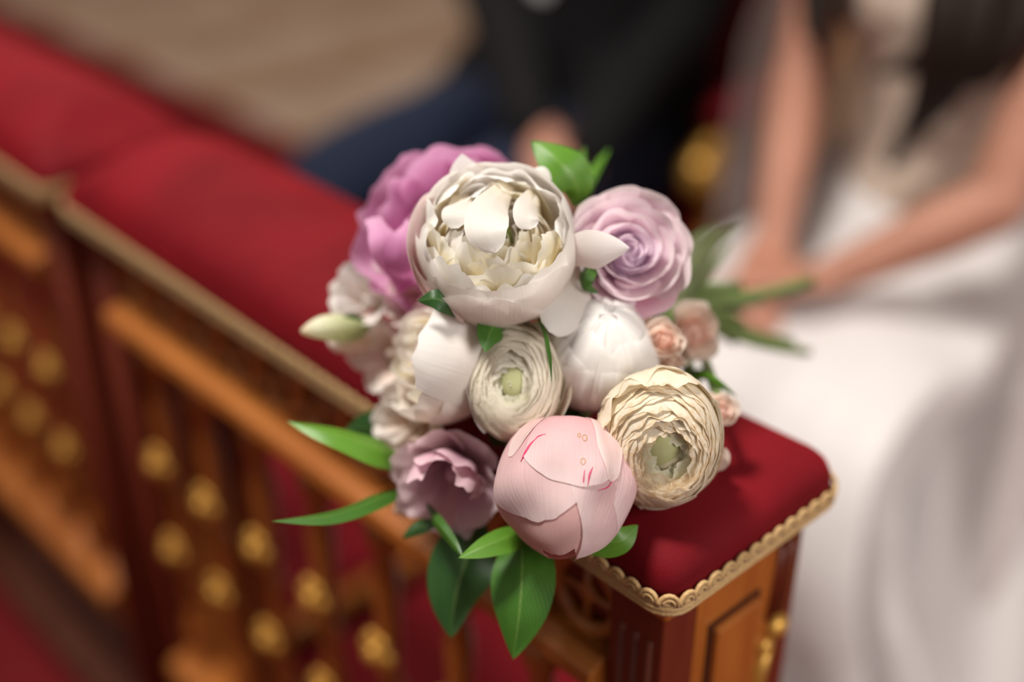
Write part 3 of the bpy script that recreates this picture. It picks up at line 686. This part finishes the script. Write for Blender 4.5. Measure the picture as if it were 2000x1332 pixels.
# 1 --- the big open white peony
D = .708; S = pxs(161, D)
fo = flower('peony', 968, 478, D, (-.02, .68), 'cream_in', (.62, .62, .40), label='large open white peony with cream ruffled heart', core_z=-.35, S=S)
A = lambda r, u, c: az(fo, r, u, c)
for k, (a, th, R, ha, mt, fl, tp, rg) in enumerate((
        (A(.15, -1, .6), 112, .985, 62, 'white_out', 0, .12, .04), (A(-.9, -.7, .5), 112, .965, 52, 'white_out', 0, .16, .05), (A(1, -.45, .4), 118, .985, 50, 'white_out', 0, .18, .05),
        (A(1, .5, 0), 124, .99, 50, 'white_out', .02, .18, .05), (A(.25, 1, -.3), 118, .99, 44, 'white_out', .02, .2, .05), (A(-.5, 1, -.3), 114, .99, 44, 'white_out', .02, .2, .05),
        (A(-1, .2, 0), 104, 1.04, 46, 'blush', .03, .2, .04), (A(-1, -.5, .2), 96, 1.02, 40, 'blush', .0, .24, .04), (A(-.15, -1, .9), 104, 1.01, 44, 'white_out', 0, .3, .04))):
    petal(fo, S, mt, Arc(R, 14, th), a, ha, 28, 22, tip=tp, tipp=3, ruf=.022, rufn=1.6, seed=1+k, rag=rg, lump=.045, base=.5, flip=fl)
for k in range(10):                # second whorl just inside
    a = 36*k+17; rr = random.Random(k)
    petal(fo, S, 'white', Arc(.92-.012*(k % 3), 18, 116+rr.uniform(-5, 9)), a, 32, 22, 16, tip=.22, tipp=2.5, ruf=.035, rufn=1.8, seed=20+k, rag=.09, lump=.05, notch=.07 if k % 2 else 0)
rr = random.Random(5)
for k in range(40):                # cream petaloids filling the bowl
    ring = k/40; R = .88-.70*ring; a = k*137.5
    hz = .12*rr.random()+.06
    petal(fo, S, 'cream_in' if rr.random() < .55 else 'white', [(.03, -.4), (R*.85+.05, -.4), (R*1.10, -.05+hz), (R*rr.uniform(.66, .92), .36+hz-.16*ring)], a, rr.uniform(24, 36)+20*ring, 18, 12, tip=.26, tipp=2.2, ruf=.06, rufn=1.3, seed=60+k, rag=.10, notch=.10 if k % 2 else .0, lump=.06, flip=rr.uniform(-.03, .04))
# petals leaning in from the back wall, then the white flap arching over the heart
up_ = A(-.05, 1, 0); rr = random.Random(21)
for k, (da, ha, r3, z3, mt) in enumerate(((0, 34, .60, .50, 'white'), (-48, 30, .66, .52, 'white'), (46, 30, .64, .50, 'white'), (-88, 26, .70, .46, 'white'), (88, 28, .70, .46, 'white'), (-20, 26, .44, .44, 'cream_in'), (24, 28, .42, .42, 'white'), (62, 24, .46, .40, 'cream_in'), (-66, 24, .46, .40, 'white'), (118, 22, .60, .42, 'cream_in'), (-118, 22, .60, .42, 'cream_in'), (4, 30, .28, .34, 'cream_in'))):
    petal(fo, S, mt, [(.30, -.30), (r3+.30, -.15), (r3+.24, z3-.05), (r3, z3+.06)], up_+da, ha, 22, 16, tip=.22, tipp=2.2, ruf=.06, rufn=1.3, seed=700+k, base=.6, rag=.09, lump=.06, notch=.07 if k % 2 else 0)
blade([(1000, 352, .722), (978, 378, .696), (954, 412, .673), (950, 452, .662), (968, 494, .664)], 43, 'white', roll=6, fold=.0, cup=.13, parent=fo, name='petal', nu=18, nv=26, base=.35, rnd_=1, seed=33, wave=.08, twist=10)
blade([(1050, 372, .722), (1040, 392, .697), (1030, 420, .682), (1036, 448, .680)], 30, 'white', roll=-24, fold=.0, cup=.12, parent=fo, name='petal', nu=16, base=.5, rnd_=1, seed=36, wave=.09)
blade([(905, 372, .722), (898, 392, .699), (890, 418, .686), (896, 446, .684)], 30, 'white', roll=26, fold=.0, cup=.12, parent=fo, name='petal', nu=16, base=.5, rnd_=1, seed=37, wave=.09)
for k, (x, y) in enumerate(((.02, -.02), (.14, .03), (.07, .10))):
    MB().lathe([(.045*S, -.3*S), (.075*S, 0), (.06*S, .18*S), (.02*S, .32*S)], (x*S, y*S, 0), 8).build('carpel', M['budgreen'], fo)
blade([(938, 390, .722), (920, 356, .716), (908, 330, .713), (902, 300, .712)], 40, 'white', roll=12, fold=.1, shape=.75, parent=fo, name='petal', nu=12, base=.6, seed=2, cup=.2)
blade([(1030, 405, .735), (1040, 375, .722), (1050, 350, .715), (1040, 330, .715)], 24, 'white', roll=-30, fold=.2, shape=.8, parent=fo, name='petal', nu=12, base=.7, seed=12, cup=.3, rnd_=1)
blade([(1085, 524, .722), (1120, 500, .70), (1165, 488, .688), (1230, 484, .684)], 40, 'white', roll=12, fold=.0, shape=1.15, cup=.25, parent=fo, name='petal', nu=14, base=.6, seed=3)
blade([(1142, 500, .735), (1128, 560, .715), (1104, 605, .697), (1072, 648, .690)], 44, 'white', roll=-14, fold=0, shape=1.0, cup=.35, parent=fo, name='petal', nu=14, base=.7, rnd_=1, seed=4)

# 2 --- orchid-pink peony behind it on the left
D = .775; S = pxs(178, D)
fo = flower('peony', 885, 452, D, (-.35, .40), 'orchid', (.7, .7, .5), label='bright orchid pink peony half hidden behind the white one', core_z=-.3, S=S)
for k in range(16):
    rr = random.Random(100+k); petal(fo, S, 'orchid', [(.04, -.6), (.7, -.62), (1.0, -.15), (1.0+rr.uniform(-.08, .08), .18+rr.uniform(-.15, .15))] if k < 9 else [(.04, -.5), (.5, -.5), (.78, 0), (.76, .36)], k*47, 36, 22, 14, tip=.20, ruf=.06, rufn=2, seed=100+k, rag=.10, lump=.06)
blade([(800, 560, .77), (775, 520, .745), (752, 470, .735), (728, 424, .745)], 34, 'orchid', roll=20, fold=.2, shape=1.2, parent=fo, name='petal', tipw=.5, base=.8, seed=5)
blade([(790, 555, .755), (776, 520, .735), (782, 470, .728), (800, 430, .735)], 30, 'orchid', roll=-20, fold=.25, shape=.8, parent=fo, name='petal', tipw=.3, seed=6)

# 3 --- lavender rose
def rose(name, x, y, d, px, face, mats, label, n=24, seed=0, spread=1.0):
    S = pxs(px, d); fo = flower(name, x, y, d, face, mats[0], (.40, .40, .5), label=label, core_z=-.40, S=S)
    for k in range(n):
        f_ = k/(n-1); rr = random.Random(seed*31+k); rim = .06+.87*f_**.9; zt = .30-.40*f_**2
        P = [(.03, -.75), (.42*rim+.12, -.78), (rim*1.04, -.25), (rim*(.98+.10*f_*spread)+rr.uniform(-.02, .02), zt+rr.uniform(-.02, .02))]
        petal(fo, S, mats[0] if f_ < .4 else mats[1], P, k*137.5+seed*20, lerp(95, 46, f_**.6), 18, 12, tip=.12+.16*f_, tipp=2.2, ruf=.012+.03*f_, rufn=1.2, seed=seed*31+k, spiral=.05*(1-f_)+.025, rag=.02+.04*f_, lump=.04, flip=.09*f_*spread+.02, pinch=.5*f_)
    return fo, S
fo, S = rose('rose', 1230, 492, .718, 110, (.16, .10), ('lav_in', 'lav'), 'lavender rose with swirled petals', 28, 2)
for k, (a, fl) in enumerate(((60, .12), (18, .08), (95, .10), (-62, .16), (-20, .1), (-95, .14), (130, .1), (-140, .1))):
    petal(fo, S, 'lav' if a > -50 else 'rose_pink', [(.2, -.75), (.95, -.7), (1.02, -.25), (1.10, -.02-.1*(k % 2))], a, 34, 18, 14, tip=.36, tipp=1.5, ruf=.04, rufn=1.5, seed=140+k, rag=.05, flip=fl)

# 5 --- cream-blush peony at left, opening to the left, one big white petal over it
D = .735; S = pxs(130, D)
fo = flower('peony', 850, 695, D, (-1.45, .35), 'cream_peony', (.70, .70, .55), label='cream blush peony seen from the side, beside the ranunculus', core_z=-.28, S=S)
A = lambda r, u, c: az(fo, r, u, c)
for k, (a, th, R, ha, tp) in enumerate(((A(0, -1, .3), 116, 1.0, 54, .14), (A(0, -.4, 1), 120, 1.015, 56, .16), (A(.2, .7, .8), 116, 1.0, 46, .18), (A(0, 1, .3), 106, .98, 48, .2), (A(0, 1, -.6), 100, .96, 48, .2), (A(0, -.2, -1), 98, .95, 50, .2), (A(0, -1, -.5), 100, .97, 44, .2), (A(0, -.8, .8), 98, 1.03, 40, .26))):
    petal(fo, S, 'cream_peony', Arc(R, 10, th), a, ha, 26, 20, tip=tp, ruf=.03, rufn=1.6, seed=160+k, rag=.05, lump=.05)
for k in range(20):
    rr = random.Random(180+k); R = .84-.034*k
    petal(fo, S, 'cream_peony' if k % 2 else 'cream_in', [(.03, -.5), (R*.9, -.5), (R*1.1, 0), (R*.82, .36+.12*rr.random())], k*137.5, 42, 18, 11, tip=.24, tipp=2.2, ruf=.05, rufn=1.2, seed=180+k, rag=.06, notch=.05 if k % 2 else 0)
petal(fo, S, 'white', Arc(1.05, 30, 136), A(0, .28, 1), 54, 30, 22, tip=.22, tipp=2.2, ruf=.03, rufn=1.5, seed=199, rag=.035, lump=.05, base=.8, skew=-.10)
petal(fo, S, 'cream_peony', Arc(1.05, 20, 96), A(0, -.75, .75), 42, 26, 20, tip=.25, tipp=2, ruf=.03, rufn=1.6, seed=198, rag=.06, lump=.05, base=.6)

# 6 --- closed white peony in the middle right
D = .732; S = pxs(112, D)
fo = flower('peony', 1168, 690, D, (.25, .95), 'white', (.86, .86, .985), label='plump closed white peony with veined petals', S=S)
A = lambda r, u, c: az(fo, r, u, c)
for k, (a, th, R, ha, tp) in enumerate(((A(0, .3, -1), 177, .97, 70, .1), (A(1, 0, -.2), 176, .98, 62, .1), (A(-1, .2, -.2), 176, .985, 62, .1), (A(.1, 0, 1), 172, .99, 60, .1), (A(-.7, -.3, .8), 150, 1.01, 52, .16), (A(.75, -.2, .8), 143, 1.02, 54, .16), (A(-1, -.4, .2), 128, 1.03, 50, .16), (A(.1, -.8, .8), 118, 1.035, 52, .14))):
    petal(fo, S, 'white', Arc(R, 12, th), a, ha, 36, 28, tip=tp*.8, tipp=3, ruf=.010, rufn=2, seed=210+k, rag=.04, lump=.03, vein=.045, gl=.10, gs=8.1, flip=.01)

# 7, 9 --- ranunculus: many thin petals overlapping like the scales of an onion
def ranunculus(x, y, d, px, face, mat, label, n=90, seed=0, hole=.16, zs=.72, shift=(0, 0), old=0., scl=(1, 1, 1)):
    S = pxs(px, d); fo = flower('ranunculus', x, y, d, face, 'ran_in', (.40, .40, .30), label=label, core_z=.14, S=S, scl=scl)
    for k in range(n):
        f_ = (k/(n-1)); rr = random.Random(seed*91+k); rim = hole+(.95-hole)*f_**.8
        R = lerp(.74, 1.0, f_**.7); th = 180-math.degrees(math.asin(min(.995, rim/R)))
        if f_ > .9: th = 96
        th += rr.uniform(-5, 4); drop = -.26*max(0, 1-f_/.42)**1.3
        cx, cy = shift[0]*(1-f_), shift[1]*(1-f_)
        petal(fo, S, 'ran_in' if f_ < .12 else mat, Arc(R, 14, th, zs=zs, z0=drop), k*137.5+rr.uniform(-14, 14), lerp(80, 50, f_**.6), 24, 12, tip=.10+old*.03, tipp=2.4, ruf=.014+old*.006, rufn=1.3+.3*old, seed=seed*91+k, rag=.028+old*.02, lump=.02+old*.012, spiral=.02, off=(cx, cy, 0), flip=.026+rr.uniform(0, .026), base=.6)
    return fo, S
fo, S = ranunculus(1008, 742, .712, 108, (-.06, .12), 'ran', 'cream ranunculus with green heart among the white peonies', 96, 1, .10, .70, (-.10, -.18), scl=(.86, 1.08, 1))
obj('green_heart', *(lambda m: (m.v, m.f))(MB().ball((-.10*S, -.17*S, .26*S), .10*S, 12, 8, (1, 1, .5))), M['ran_in'], fo, True, [(.5, .6)]*120)
petal(fo, S, 'white', Arc(1.05, 20, 112, zs=.8), 192, 42, 20, 14, tip=.2, ruf=.03, seed=301, rag=.05, flip=.06)
petal(fo, S, 'ran', Arc(1.05, 20, 98, zs=.8), -28, 34, 20, 14, tip=.2, ruf=.04, seed=302, rag=.05, flip=.14)
for k in range(3): petal(fo, S, 'white', [(.02, .2), (.07, .27), (.08, .36), (.02, .46)], 120*k+30, 60, 10, 8, tip=.3, seed=310+k, off=(-.10, -.10, 0))
fo, S = ranunculus(1288, 856, .690, 128, (.10, -.30), 'ran_old', 'large ageing cream ranunculus with browned petal rims', 118, 2, .08, .74, (.10, -.20), 1., scl=(.93, 1.05, 1))
obj('green_heart', *(lambda m: (m.v, m.f))(MB().ball((.10*S, -.19*S, .25*S), .24*S, 12, 8, (1, 1, .45))), M['ran'], fo, True, [(.5, .55)]*120)
for k, (a, th) in enumerate(((160, 118), (195, 108), (120, 114), (60, 104), (225, 104), (90, 122))):
    petal(fo, S, 'ran_old', Arc(1.04, 18, th, zs=.8), a, 34, 24, 14, tip=.22, ruf=.04, rufn=2.5, seed=330+k, rag=.08, flip=.05)

# 8 --- pink peony bud, its petal tips pointing down
D = .690; S = pxs(138, D)
fo = flower('peony', 1103, 944, D, (-.15, -2.2), 'salmon', (.88, .88, .90), label='plump closed pink peony bud with crimson flecks', S=S)
A = lambda r, u, c: az(fo, r, u, c)
for k, (a, th, R, ha, mt, tp, tq, sk) in enumerate((
        (A(0, 0, -1), 166, .97, 70, 'salmon', .1, 3, 0), (A(-.8, 0, -.2), 168, .98, 64, 'salmon', .1, 3, 0), (A(.9, 0, .1), 168, .985, 60, 'salmon', .1, 3, 0), (A(-.4, 0, 1), 166, .99, 60, 'salmon', .1, 3, 0),
        (A(-.40, 0, .9), 137, 1.006, 50, 'pink', .22, 2.2, .04), (A(1, 0, 0), 132, 1.010, 50, 'pink', .2, 2, 0), (A(.66, 0, .8), 160, 1.016, 50, 'pink', .34, 1.6, -.13), (A(.02, 0, 1), 109, 1.026, 38, 'pink', .17, 2.4, -.03), (A(.55, 0, .85), 101, 1.036, 14, 'blush', .3, 2.2, 0), (A(-.75, 0, .65), 84, 1.016, 14, 'blush', .3, 2, 0))):
    petal(fo, S, mt, Arc(R, 8, th), a, ha, 30, 24, tip=tp, tipp=tq, ruf=.008, rufn=1.3, seed=400+k, rag=.02, lump=.012, skew=sk, gl=.14, gs=3.3, egg=.10, flip=.006)
M['fleck'] = simple('crimson_fleck', (.55, .01, .10), .5, c2=(.62, .02, .14)); M['spot'] = simple('brown_spot', (.48, .26, .10), .5, c2=(.6, .36, .18))
from mathutils.bvhtree import BVHTree
def skin_of(fo):                   # search tree over the flower's petals, in flower space
    vs_, ps_ = [], []
    for o in fo.children:
        n0 = len(vs_); vs_ += [v_.co.copy() for v_ in o.data.vertices]; ps_ += [tuple(n0+i for i in p.vertices) for p in o.data.polygons]
    return BVHTree.FromPolygons(vs_, ps_)
skin = skin_of(fo)
def on_ball(fo, S, R, x, y):       # the petal surface seen at pixel (x, y), in flower space
    inv = fo.matrix_basis.inverted(); o = inv@(CAM-ROOT); d = (inv@(pt(x, y, 1)-ROOT)-o).normalized(); h = skin.ray_cast(o, d)
    return h[0]-d*.0001
for k, (ps, w_) in enumerate(((((1048, 856), (1036, 868), (1026, 884), (1017, 902)), .0007), (((1066, 848), (1052, 852), (1044, 860)), .0004), (((1158, 912), (1152, 926), (1148, 948)), .0005), (((1142, 918), (1140, 936), (1139, 952)), .00035), (((1196, 940), (1186, 952), (1168, 958)), .0004))):
    pts_ = crom([on_ball(fo, S, 1.045, *p) for p in ps], 10); MB().tube(pts_, [max(.0002, w_*math.sin(PI*(.05+.9*i/10))) for i in range(11)], 6).build('crimson_fleck', M['fleck'], fo)
for k, (x, y, r) in enumerate(((1142, 855, 6), (1131, 850, 3.5), (1139, 901, 6))):
    rg = [on_ball(fo, S, 1.045, x+r*.75*math.cos(a), y+r*math.sin(a)) for a in [2*PI*i/12 for i in range(13)]]
    MB().tube(rg, .00022, 5, cap=False).build('brown_spot', M['spot'], fo)

# 10 --- peach spray roses on the right
rose('spray_rose', 1360, 650, .765, 64, (.55, .0), ('peach_in', 'peach'), 'peach spray rose turned to the side, behind the smaller one', 15, 5)
rose('spray_rose', 1297, 664, .718, 46, (.05, .12), ('peach_in', 'peach'), 'small peach spray rose beside the white peony', 14, 6, .5)
rose('rosebud', 1312, 712, .73, 30, (.1, -.3), ('peach', 'peach'), 'pale peach rosebud tucked above the ageing ranunculus', 9, 7, .3)
rose('spray_rose', 1412, 802, .722, 40, (.5, .05), ('peach_in', 'peach'), 'peach spray rose peeping out beside the ageing ranunculus', 14, 8)
rose('spray_rose', 1392, 896, .716, 40, (.45, -.35), ('peach', 'peach'), 'peach spray rose under the ageing ranunculus', 12, 9)
rose('spray_rose', 1256, 640, .755, 40, (.1, .2), ('peach', 'peach'), 'peach spray rose deep below the lavender rose', 10, 10)

# 11 --- mauve lisianthus and the creamy frill above it, 4 --- white lisianthus with its bud
def frill(name, x, y, d, px, face, mats, label, n=9, seed=0, open_=1.0, deep=.75, ruf=.07):
    S = pxs(px, d); fo = flower(name, x, y, d, face, mats[0], (.16, .16, .3), label=label, core_z=-.4, S=S)
    for k in range(n):
        rr = random.Random(seed*17+k); i_ = k >= n*.6; o_ = .72 if i_ else 1
        petal(fo, S, mats[k % len(mats)], [(.04, -deep), (.32*o_, -deep*.9), (.66*o_*open_, -.1), (1.0*o_*open_+rr.uniform(-.1, .08), .18+(.18 if i_ else 0)+rr.uniform(-.12, .1))], k*360/(n*.6)+rr.uniform(-14, 14), 40, 24, 14, tip=.2, ruf=ruf, rufn=1.8, seed=seed*17+k, rag=.08, lump=.08, flip=.05)
    return fo, S
fo, S = frill('lisianthus', 876, 942, .738, 112, (-.35, -.55), ('mauve',), 'mauve lisianthus with ruffled rim below the cream peony', 11, 3, 1.0)
for k, a in enumerate((70, 100, 40, 130)):
    petal(fo, S, 'mauve_pink', [(.1, -.5), (.5, -.35), (.8, .2), (.86-.1*k, .60+.08*k)], a, 34, 20, 12, tip=.22, ruf=.08, rufn=1.8, seed=500+k, rag=.1)
frill('carnation', 800, 822, .758, 84, (-.6, -.1), ('cream_peony',), 'creamy frilled flower between cream peony and mauve lisianthus', 14, 4)
frill('carnation', 752, 690, .785, 78, (-.7, 0), ('cream_peony', 'blush'), 'pale blush frilled flower behind the cream peony', 10, 14)
frill('lisianthus', 712, 578, .785, 74, (-.35, .35), ('white', 'white_out'), 'small white lisianthus at the rim beside its green bud', 11, 6, .9)
frill('lisianthus', 742, 498, .80, 44, (-.4, .4), ('cream_peony', 'white'), 'tiny cream blossom under the orchid pink peony', 9, 7, .9)
frill('lisianthus', 800, 585, .775, 62, (-.3, .2), ('blush', 'cream_peony'), 'blush blossom tucked beneath the big white peony', 9, 8, .9)
def bud(pts, rad, mat, name, label):
    c = crom([pt(*p) for p in pts], 16); o = MB(); rr = [max(.0008, rad*math.sin(PI*(.12+.86*(i/16)))**.7) for i in range(17)]
    o.tube([p-ROOT for p in c], rr, 12); ob = o.build(name, M[mat], bq); ob['label'] = label; uvl = ob.data.uv_layers.new(name='UVMap')
    for lp in ob.data.loops: uvl.data[lp.index].uv = (lp.vertex_index % 12/12, lp.vertex_index//12/16)
    return ob
b1 = bud([(712, 640, .785), (676, 642, .775), (632, 640, .765), (588, 648, .76)], .0088, 'budgreen', 'flower_bud', 'pointed greenish white lisianthus bud')
for k, (y, w_) in enumerate(((622, 9), (652, 8))): blade([(722, 640, .783), (690, y, .772), (655, y+6, .765)], w_, 'leaf', parent=b1, name='sepal', roll=20*k)
bud([(735, 668, .80), (700, 668, .795), (660, 668, .79), (640, 662, .79)], .0075, 'cream_peony', 'flower_bud', 'cream bud under the pointed greenish bud')
bud([(830, 960, .80), (800, 985, .785), (770, 1000, .785)], .008, 'peach', 'flower_bud', 'tiny peach bud behind the mauve lisianthus')

# leaves
LV = [
 ([(1120, 400, .745), (1128, 365, .735), (1095, 318, .728), (1038, 276, .735)], 50, 'leaf_light', 22, .25, 1.0, 'broad green leaf standing above the white peony'),
 ([(1120, 400, .80), (1135, 340, .80), (1142, 286, .81)], 11, 'leaf_light', 30, .3, .9, 'narrow leaf blade behind the broad leaf'),
 ([(1130, 400, .82), (1155, 345, .83), (1190, 290, .85)], 10, 'leaf_light', 0, .3, .9, 'thin grass-like leaf blade beside the narrow one'),
 ([(1190, 505, .75), (1150, 525, .715), (1143, 560, .708), (1170, 575, .715)], 17, 'leaf', 35, .5, .8, 'small curled leaf under the lavender rose'),
 ([(935, 640, .725), (892, 604, .694), (855, 584, .686), (816, 588, .690)], 22, 'leaf_dark', 10, .2, 1.2, 'dark leaf under the white peony, above the cream one'),
 ([(990, 600, .72), (968, 630, .703), (955, 655, .694), (948, 688, .690)], 30, 'leaf', -12, .3, .75, 'dark pointed leaf hanging below the white peony'),
 ([(1045, 610, .72), (1062, 650, .69), (1072, 700, .684), (1078, 752, .688)], 9, 'leaf', 60, .2, .9, 'leaf seen edge-on between ranunculus and closed peony'),
 ([(800, 905, .765), (745, 878, .745), (668, 852, .735), (560, 822, .738)], 40, 'leaf_light', 50, .3, .85, 'bright leaf pointing away from the creamy frill'),
 ([(850, 890, .79), (785, 858, .782), (725, 838, .775), (672, 842, .775)], 52, 'leaf_dark', -10, .2, .7, 'dark leaf behind the bright pointed leaf'),
 ([(800, 950, .765), (740, 972, .735), (650, 1006, .715), (528, 1018, .705)], 22, 'leaf', 45, .4, .85, 'long slim leaf reaching over the carved front'),
 ([(940, 1010, .76), (915, 1080, .745), (890, 1160, .742), (880, 1246, .745)], 66, 'leaf_dark', -14, .22, .85, 'broad dark leaf hanging below the mauve lisianthus'),
 ([(1010, 1010, .745), (1020, 1090, .715), (1015, 1190, .705), (1002, 1288, .71)], 64, 'leaf', 10, .22, .92, 'broad leaf hanging below the pink peony bud'),
 ([(1040, 1030, .735), (1000, 1045, .705), (950, 1065, .695), (895, 1090, .69)], 30, 'leaf_light', 30, .3, .8, 'small bright leaf under the pink peony bud'),
 ([(830, 980, .75), (850, 1015, .72), (880, 1055, .708), (905, 1090, .70)], 13, 'leaf', 30, .4, .9, 'slim leaf folded below the mauve lisianthus'),
 ([(1120, 1070, .69), (1170, 1060, .688), (1215, 1055, .688), (1246, 1025, .695)], 34, 'leaf_light', 20, .15, .9, 'short leaf between pink bud and velvet'),
 ([(860, 1020, .745), (820, 1030, .74), (785, 1052, .74)], 14, 'leaf_dark', 0, .2, .9, 'small dim leaf behind the mauve lisianthus'),
 ([(1310, 570, .80), (1350, 530, .83), (1395, 475, .86), (1450, 438, .88)], 17, 'sage', 20, .3, .9, 'leaf fanning out behind the lavender rose'),
 ([(1310, 590, .82), (1350, 560, .85), (1390, 515, .88), (1430, 470, .90)], 16, 'sage', -20, .3, .9, 'grey green leaf behind the lavender rose'),
 ([(1300, 520, .80), (1330, 500, .83), (1370, 460, .86), (1410, 440, .88)], 13, 'sage', 0, .3, .9, 'soft green leaf at the back of the lavender rose'),
 ([(1340, 740, .77), (1375, 735, .75), (1400, 748, .745), (1440, 775, .75)], 10, 'leaf_light', 30, .3, .9, 'thin leaf over the ageing ranunculus'),
 ([(1325, 740, .80), (1355, 735, .79), (1395, 722, .79)], 14, 'leaf_dark', 0, .2, .9, 'dark leaf under the peach spray roses'),
 ([(960, 870, .75), (985, 845, .74), (1010, 870, .74)], 26, 'leaf_dark', 0, .1, .8, 'dark leaf deep between cream peony and pink bud'),
 ([(1060, 820, .77), (1100, 800, .755), (1150, 810, .76)], 30, 'leaf_dark', 0, .1, .8, 'dark leaf deep between ranunculus and pink bud'),
 ([(1230, 650, .80), (1262, 612, .775), (1290, 598, .77)], 9, 'leaf', 0, .3, .9, 'small sepal leaf by the peach spray rose'),
 ([(1275, 712, .765), (1300, 700, .745), (1334, 704, .74)], 7, 'leaf', 0, .4, .9, 'tiny sepal under the small peach spray rose'),
]
for k, (pts, wd, mt, rl, fd, sh, lb) in enumerate(LV): blade(pts, wd, mt, rl, fd, shape=sh, label=lb, seed=k, wave=.03)
# stems gathered behind the heads and running out over the back edge
tie = pt(1330, 590, .86)
heads = [(968, 478, .735), (900, 460, .80), (1228, 492, .75), (842, 690, .76), (1168, 686, .76), (1006, 744, .735), (1298, 860, .745), (1103, 940, .745), (1362, 652, .82), (1296, 664, .78), (872, 936, .78), (795, 838, .80), (712, 578, .81), (1412, 802, .73), (752, 700, .80), (1392, 896, .724), (1312, 712, .738)]
ends = [(1584, 550, .965), (1578, 688, .94), (1560, 562, .98), (1545, 672, .96), (1440, 625, .94), (1450, 600, .95), (1430, 585, .94)]
rr = random.Random(12)
for k, h in enumerate(heads):
    e = ends[k % len(ends)]; j = Vector((rr.uniform(-.008, .008), rr.uniform(-.008, .008), rr.uniform(-.007, .007)))
    e3 = pt(*e)+(j*1.2 if k >= len(ends) else Vector((0, 0, 0)))
    c = crom([pt(*h), lerp(pt(*h), tie+j, .55)+Vector((0, .015, -.005)), tie+j, lerp(tie+j, e3, .55)+Vector((0, 0, -.006)), e3], 16)
    if k >= len(ends): c = c[:13]
    for p in c:
        if (p-P1).dot(V2) < W+.012: p.z = max(p.z, .902)
    MB().tube([p-ROOT for p in c], .0034 if k % 3 else .0046, 8).build('stem', M['stem'], bq)
